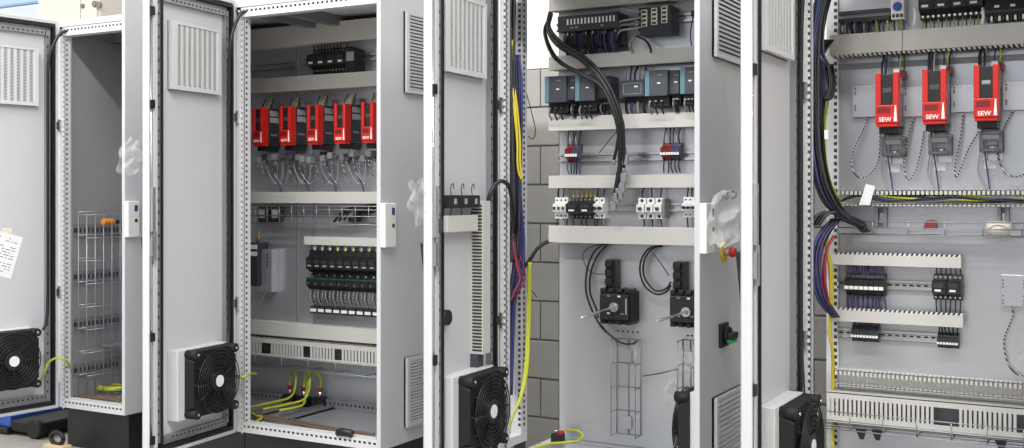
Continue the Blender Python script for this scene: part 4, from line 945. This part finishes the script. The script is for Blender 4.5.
# ------------------------------------------------------------------ trays, cables and small things of cabinets 1 and 2
zz = at(314, 224, YP-.1).z; zt = at(314, 206, YP-.1).z
htray('wire tray below the small red drives', -3.86, E2, zz, zt-zz, .10, .075, zs=(0, .45, .8, 1))
zz = at(314, 371, YP-.1).z; zt = at(314, 360, YP-.1).z
htray('wire tray under the slotted duct with three gaps', -3.86, E2, zz, zt-zz, .11, .15, zs=(0, 1))
random.seed(9)
for i in range(5):
    L = [(334+i*5, 222-i), (342+i*4, 213+random.uniform(-3, 3)), (354+i*2, 207+i), (366, 206+2*i), (378, 202+2*i)]
    cable('black cable heaped in the tray below the small red drives, %s from the post' % ['first', 'second', 'third', 'fourth', 'fifth'][i], [(u, v, YP-.05-.01*(i % 3)) for u, v in L], 0, .006, black_w, group='black cables in the tray below the small red drives')
for u, lb in ((262, 'first'), (275, 'second'), (352, 'third')):
    a, b_, z0, z1 = span(u-4, u+4, 207, 222, .05); t = thing('cable_plug', 'dark cable plug resting behind the tray wires, %s from the hinge post' % lb, 'plug', ((a+b_)/2, YP, z0)); MB().box(a, b_, YP-.05, YP-.012, z0, z1).build('plug_body', slate_d, t, bevel=.003); MB().box(a+.008, b_-.008, YP-.055, YP-.05, z0+.02, z1-.01).build('plug_face', grey_w, t)
# basket in cabinet 1, standing along the side wall
XB = X1a+.11; p = atx(86.5, 215, XB); y0 = p.y; z1 = p.z; z0 = Z0+.035
t = thing('wire_basket', 'tall wire basket standing along the side wall of the empty cabinet', 'wire basket', (XB, y0, z0)); yb = YB-.06
for X, zz1 in ((XB, z1), (XB-.06, z1+.015)):
    for k in range(9):
        y = y0+(yb-y0)*k/8; MB().cyl((X, y, z0), (X, y, zz1), .0022, 5).build('upright_wire', steel, t)
    for k in range(9):
        z = z0+(zz1-z0)*k/8; MB().cyl((X, y0, z), (X, yb, z), .0022, 5).build('cross_wire', steel, t)
for k in range(5):
    z = z0+(z1-z0)*k/4; MB().cyl((XB, y0, z), (XB-.06, y0, z), .0022, 5).build('cross_wire', steel, t)
p = atx(103, 222, XB-.03); t = thing('screwdriver', 'orange and black screwdriver resting on the basket wires', 'screwdriver', p)
MB().tube([p, p+Vector((0, .03, .002)), p+Vector((0, .07, 0))], .016, 10, 0, 3).build('handle', orange, t); MB().cyl(p+Vector((0, .07, 0)), p+Vector((0, .12, -.002)), .013, 10, 0, .009).build('grip', black, t); MB().cyl(p+Vector((0, .12, -.002)), p+Vector((0, .2, -.004)), .004, 8).build('shank', chrome, t)
p = atx(114, 345, XB-.04); tag(MB().box(p.x-.05, p.x+.03, p.y-.05, p.y+.08, p.z-.008, p.z+.008).build('metal_offcut', steel, origin=p, bevel=.003), 'grey metal offcut caught between the basket wires', 'offcut')
zf = Z0+.03
def fl(u, v, z): d = ray(u, v); return Vector((0, 0, CZ))+d*((z-CZ)/d.z)
random.seed(21)
for i in range(3):
    c0 = fl(108+i*3, 389+i, zf+.015); pts = []
    for k in range(15): a_ = k*2*math.pi/7; pts.append(c0+Vector((.09*math.cos(a_)+random.uniform(-.015, .015), .06*math.sin(a_)+random.uniform(-.01, .01), .004*k*.3+.006*i)))
    tag(MB().tube(pts, .006, 6).build('earth_cable', earth, origin=c0), 'yellow-green earth cable coiled on the floor tray of the empty cabinet', 'cable', 'coiled earth cables of the empty cabinet')
for i in range(3):
    pts = [fl(u, v+i*1.2, zf+.012) for u, v in ((72, 394), (85, 394.5), (98, 396), (110, 397), (121, 398))]; tag(MB().tube(pts, .005, 6).build('brown_cable', brown_w, origin=pts[0]), 'brown cable on the floor tray of the empty cabinet, %s strand from the front rail' % ['third', 'second', 'first'][i], 'cable', 'brown cables of the empty cabinet')
pts = [M1 @ Vector((.10, .01, .34)), at(44.5, 372, 3.60), at(49, 362, 3.62), at(57, 358, 3.66), at(65, 360, 3.685), at(69.5, 367, 3.74), at(69.5, 380, 3.82)]
tag(MB().tube(pts, .0055, 7).build('earth_cable', earth, origin=pts[0]), 'yellow-green earth cable arching from the door to the empty cabinet', 'cable')
pts = [at(70, 372, 3.8), at(75, 370, 3.85), at(77, 376, 3.85), at(73, 384, 3.84), at(69, 386, 3.84)]
tag(MB().tube(pts, .005, 6).build('earth_cable', earth, origin=pts[0]), 'short yellow-green loop at the inner post foot of the empty cabinet', 'cable')
pts = [M2 @ Vector((.03, .03, .45)), at(243, 377, 3.66), at(250, 374, 3.72), at(256, 374, 3.9)]
tag(MB().tube(pts, .0055, 7).build('earth_cable', earth, origin=pts[0]), 'yellow-green earth cable bridging door and hinge post of the small drive cabinet', 'cable')
# black door cables
def doorcable(M, hx, label, zt, zb):
    pts = [Vector((hx+.14, FY+.05, Z1-.055)), Vector((hx+.05, FY+.0, Z1-.052)), M @ Vector((.02, .03, Z1-.08)), M @ Vector((.062, .02, Z1-.19)), M @ Vector((.065, .012, Z1-.4)), M @ Vector((.065, .012, 1.2)), M @ Vector((.065, .012, .8)), M @ Vector((.075, .02, .66)), M @ Vector((.10, .03, .60))]
    tag(MB().tube(pts, .0075, 8).build('door_cable', black_w, origin=pts[0]), label, 'cable')
doorcable(M1, X1a, 'black cable running down the hinge side of the empty cabinet door', 0, 0); doorcable(M2, X2a, 'black cable running down the hinge side of the small drive cabinet door', 0, 0); doorcable(M4, X4a, 'black cable running down the hinge side of the large drive cabinet door', 0, 0)
# cabinet 2 floor: rails, glands, loops
for i, (ua, va, ub, vb) in enumerate(((262, 417, 300, 402), (285, 421, 331, 407))):
    p, q = fl(ua, va, zf), fl(ub, vb, zf); x = (p.x+q.x)/2
    m = MB(); m.box(x-.03, x+.03, p.y, q.y, zf-.002, zf+.008); m.box(x-.03, x-.024, p.y, q.y, zf, zf+.022); m.box(x+.024, x+.03, p.y, q.y, zf, zf+.022); tag(m.build('floor_rail', rail_m, origin=(x, p.y, zf)), 'grey metal rail on the floor tray, %s the hinge post' % ['nearer', 'farther from'][i], 'rail')
for i, (u, v) in enumerate(((290, 400), (304, 402), (320, 403))):
    p = fl(u, v, zf+.02); t = thing('cable_gland', 'black clamp with yellow-green loop on the floor tray, %s of three' % ['first', 'second', 'third'][i], 'clamp', (p.x, p.y, zf))
    MB().box(p.x-.035, p.x+.035, p.y-.02, p.y+.02, zf, zf+.05).build('clamp_body', black, t, bevel=.006); MB().cyl((p.x, p.y, zf+.05), (p.x, p.y, zf+.075), .012, 10).build('nut', chrome, t); MB().box(p.x-.01, p.x+.01, p.y-.008, p.y+.008, zf+.075, zf+.095).build('red_sleeve', red_w, t)
    s_ = 1 if i < 2 else -1
    MB().tube([(p.x, p.y, zf+.09), (p.x+.004, p.y, zf+.14), (p.x+s_*.03, p.y-.01, zf+.172), (p.x+s_*.055, p.y-.02, zf+.13), (p.x+s_*.05, p.y-.05, zf+.05), (p.x-.0, p.y-.14, zf+.03), (p.x-.05, p.y-.24, zf+.02)], .006, 7).build('earth_loop', earth, t)
for i in range(2):
    pts = [fl(u, v+i*2.5, zf+.01) for u, v in ((251, 413), (268, 416.5), (290, 419), (312, 424), (335, 428), (358, 431.5), (374, 434))]; tag(MB().tube(pts, .0055, 6).build('brown_cable', brown_w, origin=pts[0]), 'brown cable under the small red drives, the strand %s the front rail' % ['farther from', 'closer to'][i], 'cable', 'brown cables under the small red drives')
pts = [fl(u, v, zf+.012) for u, v in ((251, 412), (256, 416), (262, 417), (255, 423))]; tag(MB().tube(pts, .006, 6).build('earth_cable', earth, origin=pts[0]), 'yellow-green cable end curling at the hinge post foot under the small red drives', 'cable')
p = at(346, 440.5, FY+.01); t = thing('sealing_plug', 'black oval plug on the perforated front rail of the small drive cabinet', 'plug', (p.x, p.y, Z0+.04)); MB().tube([(p.x-.04, p.y, Z0+.05), (p.x-.02, p.y-.008, Z0+.06), (p.x+.02, p.y-.008, Z0+.06), (p.x+.035, p.y, Z0+.05)], .016, 10, 0, 4).build('plug_body', black, t); MB().box(p.x-.03, p.x+.02, p.y-.012, p.y+.012, Z0+.042, Z0+.05).build('plug_foot', blackm, t)
# ------------------------------------------------------------------ looms
def loom(label, guide, n, r, mats, spread, Yj, seed, name='cable_loom', along=1.0):
    random.seed(seed); m = MB()
    for i in range(n):
        ph = random.uniform(-1, 1); ph2 = random.uniform(-1, 1); dy = random.uniform(-Yj, Yj); am = random.random()*6
        pts = []
        for k, g in enumerate(guide):
            u, v, Y, s = g; pts.append(at(u+ph*s*spread+.6*math.sin(k*1.7+am), v, Y+dy*min(1, s/3)))
        m.tube(pts, r*random.uniform(.8, 1.15), 5, i % len(mats), 4)
    return tag(m.build(name, mats, origin=at(guide[0][0], guide[0][1], guide[0][2])), label, 'cable bundle', kind='stuff')
loom('black cables hanging behind the hinge post, upper part, beside the block wall', [(512, -5, 3.86, 2), (511.5, 40, 3.86, 2.5), (512, 90, 3.86, 2.5), (513, 140, 3.86, 3), (515, 190, 3.86, 4), (514, 235, 3.86, 4), (512, 262, 3.86, 3)], 18, .0048, [black_w, black_w, slate_d], 1.3, .03, 1)
loom('blue wires hanging behind the hinge post beside the block wall', [(517, 55, 3.87, 1.5), (519, 80, 3.87, 2.5), (519.5, 120, 3.87, 2.5), (516, 165, 3.87, 4), (517, 205, 3.87, 4), (519, 240, 3.87, 5), (518, 270, 3.87, 5), (513, 292, 3.87, 3), (512, 330, 3.88, 1.5), (511, 395, 3.88, 1)], 26, .0034, [blue_w, violet_w, blue_w, black_w], 1.15, .03, 2)
loom('yellow wires taped to the dark loom behind the hinge post', [(513, 40, 3.84, 1), (514, 85, 3.84, 1.5), (516, 110, 3.83, 1.5), (518, 140, 3.83, 1.5), (519, 165, 3.83, 1.5), (522, 180, 3.84, 1.2)], 4, .004, [yel, earth, yel], 1.0, .01, 3)
loom('red-violet wires bulging low on the loom behind the hinge post', [(514, 225, 3.85, 2), (515, 250, 3.84, 3), (520, 268, 3.84, 3.5), (522, 280, 3.84, 3), (516, 292, 3.84, 3), (512, 300, 3.85, 2)], 10, .0034, [red_w, blue_w, violet_w], 1.2, .015, 4)
cable('black cable rising from the door duct in an arc to the loom', [(488, 206, 3.58), (489.5, 196, 3.58), (494, 186, 3.60), (501, 181, 3.62), (508, 185, 3.65), (511.5, 196, 3.70), (513, 212, 3.78), (514, 232, 3.83)], 3.7, .0085, black_w)
cable('black cable leaving the duct end towards the loom beside the block wall', [(552, 241, YP-.03), (545, 243, 4.1), (537, 249, 4.0), (531, 258, 3.93), (524, 267, 3.88), (519, 268, 3.86)], 4, .0085, black_w)
for i in range(2): cable('yellow-green earth cable falling beside the perforated inner post, %s strand' % ['outer', 'inner'][i], [(530-i, 262, 3.9), (530-i*2, 300, 3.9), (529-i*2, 340, 3.9), (527-i*2, 372, 3.88), (521-i, 398, 3.85), (513, 416, 3.82), (508, 432, 3.8)], 3.9, .0055, earth)
cable('thin black wire looping past the block wall', [(521, 78), (527, 95), (533, 118), (535.5, 131), (533, 139), (528, 136)], 3.95, .002, black_w, 'wire')
cable('thin black wire end poking out beside the earth cable', [(528, 290), (533, 292), (537, 297)], 3.9, .002, black_w, 'wire')
loom('black cables hanging inside the hinge post of the large drive cabinet', [(824, -6, 4.0, 5), (818, 25, 4.0, 4), (815.5, 60, 4.0, 3.5), (816, 110, 4.0, 4), (817, 150, 4.0, 4.5), (822, 182, 4.0, 5), (831, 202, 4.02, 5), (841, 214, 4.05, 4), (853, 222, 4.08, 3.5), (862, 226, 4.1, 3)], 46, .0046, [black_w, black_w, slate_d, black_w, blue_w], 1.5, .05, 5)
loom('grey-white strands among the black cables high in the large drive cabinet', [(824, -5, 3.98, 4), (821, 22, 3.97, 4), (819, 45, 3.97, 4), (822, 58, 3.98, 3), (828, 66, 4.0, 2)], 14, .003, [grey_w, slate, blue_w], 1.3, .02, 6)
loom('dark cables coiled beside the wide duct with a seam', [(829, 40, 4.02, 3), (820, 55, 4.0, 3), (815, 75, 4.0, 3), (819, 97, 4.0, 3), (828, 98, 4.02, 3), (832, 82, 4.03, 2.5), (829, 64, 4.03, 2.5)], 16, .0042, [black_w, slate_d], 1.3, .03, 7)
loom('dark blue and yellow wires rising to the open finger duct', [(824, 60, 4.04, 2), (825, 100, 4.04, 2.5), (822, 130, 4.04, 3), (824, 165, 4.04, 3), (830, 190, 4.06, 3), (838, 200, 4.1, 2.5)], 14, .0036, [blue_w, earth, violet_w, black_w], 1.4, .02, 8)
loom('blue wires arching into the short ducts', [(836, 219, 4.06, 4), (824, 234, 4.02, 4), (817, 252, 4.0, 4), (816, 274, 4.0, 4), (821, 296, 4.02, 4), (829, 309, 4.06, 3.5), (836, 317, 4.1, 3)], 30, .0036, [blue_w, blue_w, violet_w, blue_w, black_w], 1.2, .03, 9)
loom('red wires arching into the lower short duct', [(834, 236, 4.03, 2), (827, 250, 4.0, 1.5), (824, 268, 3.99, 1.5), (825, 288, 4.0, 1.5), (829, 304, 4.04, 1.5), (836, 316, 4.08, 1.5)], 5, .0036, [red_w], 1.0, .008, 10)
loom('yellow-green wires falling past the short duct ends', [(829, 226, 4.07, 2), (828, 245, 4.06, 2), (831, 270, 4.06, 2), (832, 300, 4.07, 2), (831, 330, 4.08, 1.5), (833, 350, 4.1, 1.2), (833, 380, 4.14, 1), (833, 460, 4.14, 1.2)], 8, .0036, [yel, earth], 1.0, .01, 11)
loom('black cables crossing from the loom into the middle wire tray', [(815, 225, 4.0, 4), (822, 215, 4.0, 4), (832, 212, 4.02, 4), (845, 216, 4.06, 4), (858, 222, 4.1, 4), (866, 232, 4.1, 3)], 22, .0046, [black_w, black_w, slate_d], 1.3, .03, 12)
p = at(826.5, 134.5, 3.95); tag(MB().box(p.x-.006, p.x+.006, p.y-.004, p.y+.004, p.z-.016, p.z+.016).build('cable_label', paper, origin=p), 'small white label clipped to the loom in the large drive cabinet', 'label')
# ------------------------------------------------------------------ things on the doors
def dthing(M, a, name, label, cat, x, z, y=-.026, group=None):
    b = M @ Vector((x, y, 0)); b.z = z
    return thing(name, label, cat, b, a, group, local=True)
t = dthing(M3, A3, 'relay_block', 'three black relays on a rail with hooked wires, on the door', 'relay', .325, 1.222)
MB().box(-.125, .135, 0, .012, .010, .032).build('rail', chrome, t)
for i in range(3):
    x = .078-i*.078; o = MB().box(x-.036, x+.036, .01, .055, 0, .046).build('relay', black, t, bevel=.003)
    MB().box(x-.012, x+.006, .055, .0565, .014, .034).build('relay_face', grey_w, o); MB().tube([(x, .04, .045), (x+.004, .04, .075), (x-.012, .04, .088), (x-.024, .035, .07)], .0018, 5).build('hook_wire', black_w, o); MB().tube([(x, .04, .0), (x+.008, .04, -.03), (x+.01, .03, -.05)], .002, 5).build('lead_wire', black_w, o)
t = dthing(M3, A3, 'slotted_door_duct', 'upright slotted duct running down the door above the fan', 'cable duct', .16, .672)
MB().box(-.029, .03, 0, .055, 0, .575).build('duct_body', ductm, t); m = MB(); n = 44
for k in range(n): m.box(.0295, .0312, .010, .05, .01+k*.0126, .0172+k*.0126)
m.build('vent_slot', dark, t)
MB().box(-.02, .03, 0, .03, -.07, 0).build('duct_foot', slate, t)
t = dthing(M3, A3, 'horizontal_door_duct', 'short pale duct lying across the door under the three relays', 'cable duct', .33, 1.135)
MB().box(-.12, .11, 0, .045, 0, .06).build('duct_body', ductm, t, bevel=.002); MB().box(.118, .145, 0, .03, .0, .05).build('end_plug', slate, t)
t = dthing(M3, A3, 'door_plug', 'black round plug on the bare part of the door', 'plug', .405, .83-.03); MB().cyl((0, 0, .03), (0, .03, .03), .028, 18).build('plug_body', black, t); MB().box(-.03, 0, 0, .02, .01, .05).build('plug_tab', black, t)
# delivery note taped to door 1
t = dthing(M1, A1, 'paper_sheet', 'printed paper sheet taped crookedly to the door of the empty cabinet', 'paper', .173, 1.06, -.0255)
ex = Vector((.955, 0, .297)); ez = Vector((.297, 0, -.955))
def pq(s, q, y): v = ex*s+ez*q; return Vector((v.x, y, v.z))
MB().loft([pq(0, 0, 0), pq(.297, 0, 0), pq(.297, .21, 0), pq(0, .21, 0)], [pq(0, 0, .0008), pq(.297, 0, .0008), pq(.297, .21, .0008), pq(0, .21, .0008)]).build('sheet', paper, t)
random.seed(2); m = MB()
for r_ in range(13):
    s = .02
    while s < .27:
        l = random.uniform(.008, .03)
        if random.random() < .62: q0 = .022+r_*.0135; m.loft([pq(s, q0, .0008), pq(s+l, q0, .0008), pq(s+l, q0+.0035, .0008), pq(s, q0+.0035, .0008)], [pq(s, q0, .0011), pq(s+l, q0, .0011), pq(s+l, q0+.0035, .0011), pq(s, q0+.0035, .0011)])
        s += l+.008
m.build('print', ink, t, kind='stuff'); q0 = pq(.09, -.012, .001)
MB().box(q0.x-.025, q0.x+.025, .0008, .0014, q0.z-.012, q0.z+.012).build('adhesive_tape', cream, t)
# clear film bags on the handles
def bag(label, c, w, h, seed, rz=0.0):
    random.seed(seed); m = MB(); nx, nz = 15, 20; vs = []; p = [random.uniform(0, 6) for _ in range(6)]
    for j in range(nz):
        for i in range(nx):
            fx, fz = i/(nx-1)-.5, j/(nz-1); wd = w*(.35+.65*math.sin(fz*2.5+.25))
            yy = .014*math.sin(fx*11+p[0]+3*fz)+.010*math.sin(fz*15+p[1]+fx*6)+.007*math.sin(fx*23-fz*19+p[2])
            vs.append(Vector((fx*wd+.008*math.sin(fz*12+p[3]+fx*3), yy, -fz*h+.006*math.sin(fx*13+p[4]))))
    m.add(vs, [(j*nx+i, j*nx+i+1, (j+1)*nx+i+1, (j+1)*nx+i) for j in range(nz-1) for i in range(nx-1)], 0, True)
    o = m.build('film_bag', filmm); o.location = c; o.rotation_euler = (.1, .25 if seed % 2 else -.2, rz); return tag(o, label, 'plastic bag')
q = M2 @ Vector((.556+.02, -.06, 0)); bag('crumpled clear film hanging beside the lock edge of the small drive cabinet door', (q.x, q.y, 1.50), .09, .15, 1, TH)
q = M3 @ Vector((.515+.01, -.06, 0)); bag('crumpled clear film hanging on the handle of the door with three relays', (q.x, q.y, 1.32), .085, .16, 2, TH)
q = M4 @ Vector((.552+.0, -.06, 0)); bag('crumpled clear bag on the handle of the large drive cabinet door', (q.x, q.y, 1.28), .11, .17, 3, TH)
p = at(676, 360, YP-.04); bag('clear film crumpled over the upright wire tray', (at(686, 362, YP-.08).x, YP-.08, p.z+.02), .10, .06, 4); bag('clear film strip hanging before the upright wire tray', (at(676, 372, YP-.05).x, YP-.06, at(676, 372, YP-.05).z+.01), .05, .16, 5)
p = at(1024, 345, YP-.04); bag('clear bag hanging near the foot of the lone twisted wire', (p.x+.01, YP-.04, p.z), .10, .13, 6)
# ------------------------------------------------------------------ things about the hall
x0, x1 = at(40, 10, 4.72).x, at(100, 10, 4.72).x
t = thing('tall_cream_cabinet', 'tall cream cabinet rising behind the empty grey cabinet', 'cabinet', ((x0+x1)/2, 4.72, 0))
MB().box(x0, x1, 4.72, 4.96, 0, 3.0).build('body', cream, t, bevel=.004)
xm = at(83, 10, 4.72).x
MB().box(x0+.01, xm-.004, 4.702, 4.72, .05, 2.97).build('door', cream, t); MB().box(xm+.004, x1-.01, 4.702, 4.72, .05, 2.97).build('door', cream, t)
for u, v in ((83, 6), (95, 4), (99.5, 5)): q = at(u, v, 4.70); MB().cyl((q.x, 4.704, q.z), (q.x, 4.69, q.z), .02 if u > 90 else .014, 10).build('fastener', grey_p, t)
t = thing('flatbed_trolley', 'blue flatbed trolley on black wheels behind the open door', 'trolley', (-5.55, 4.2, 0))
MB().box(-6.3, -5.12, 3.76, 4.6, .04, .10).build('deck', bluep, t, bevel=.006); MB().box(-6.3, -5.12, 3.74, 4.63, .012, .04).build('chassis', black, t, bevel=.004)
MB().box(-5.12, -4.90, 3.76, 4.6, .02, .08).build('axle_box', blackm, t, bevel=.01)
for x, y in ((-6.1, 3.79), (-4.93, 3.77), (-6.1, 4.5), (-4.93, 4.5)): MB().cyl((x, y-.02, .05), (x, y+.02, .05), .05, 16).build('wheel', rubber, t)
c_ = Vector((-4.55, 3.60, 0)); t = thing('timber_block', 'small pale timber block on the floor beside the black plinth', 'timber', c_)
MB().box(c_.x-.07, c_.x+.07, c_.y-.03, c_.y+.03, 0, .045).build('wood', tan, t, bevel=.003)
m = MB(); pts = [c_+Vector((.045*math.cos(k*math.pi/4), .0, .075+.03*math.sin(k*math.pi/4))) for k in range(9)]; tag(m.tube(pts, .011, 8, 0, 2).build('hose_piece', rubber, origin=c_+Vector((0, 0, .045))), 'black hose ring lying on the pale timber block', 'hose')
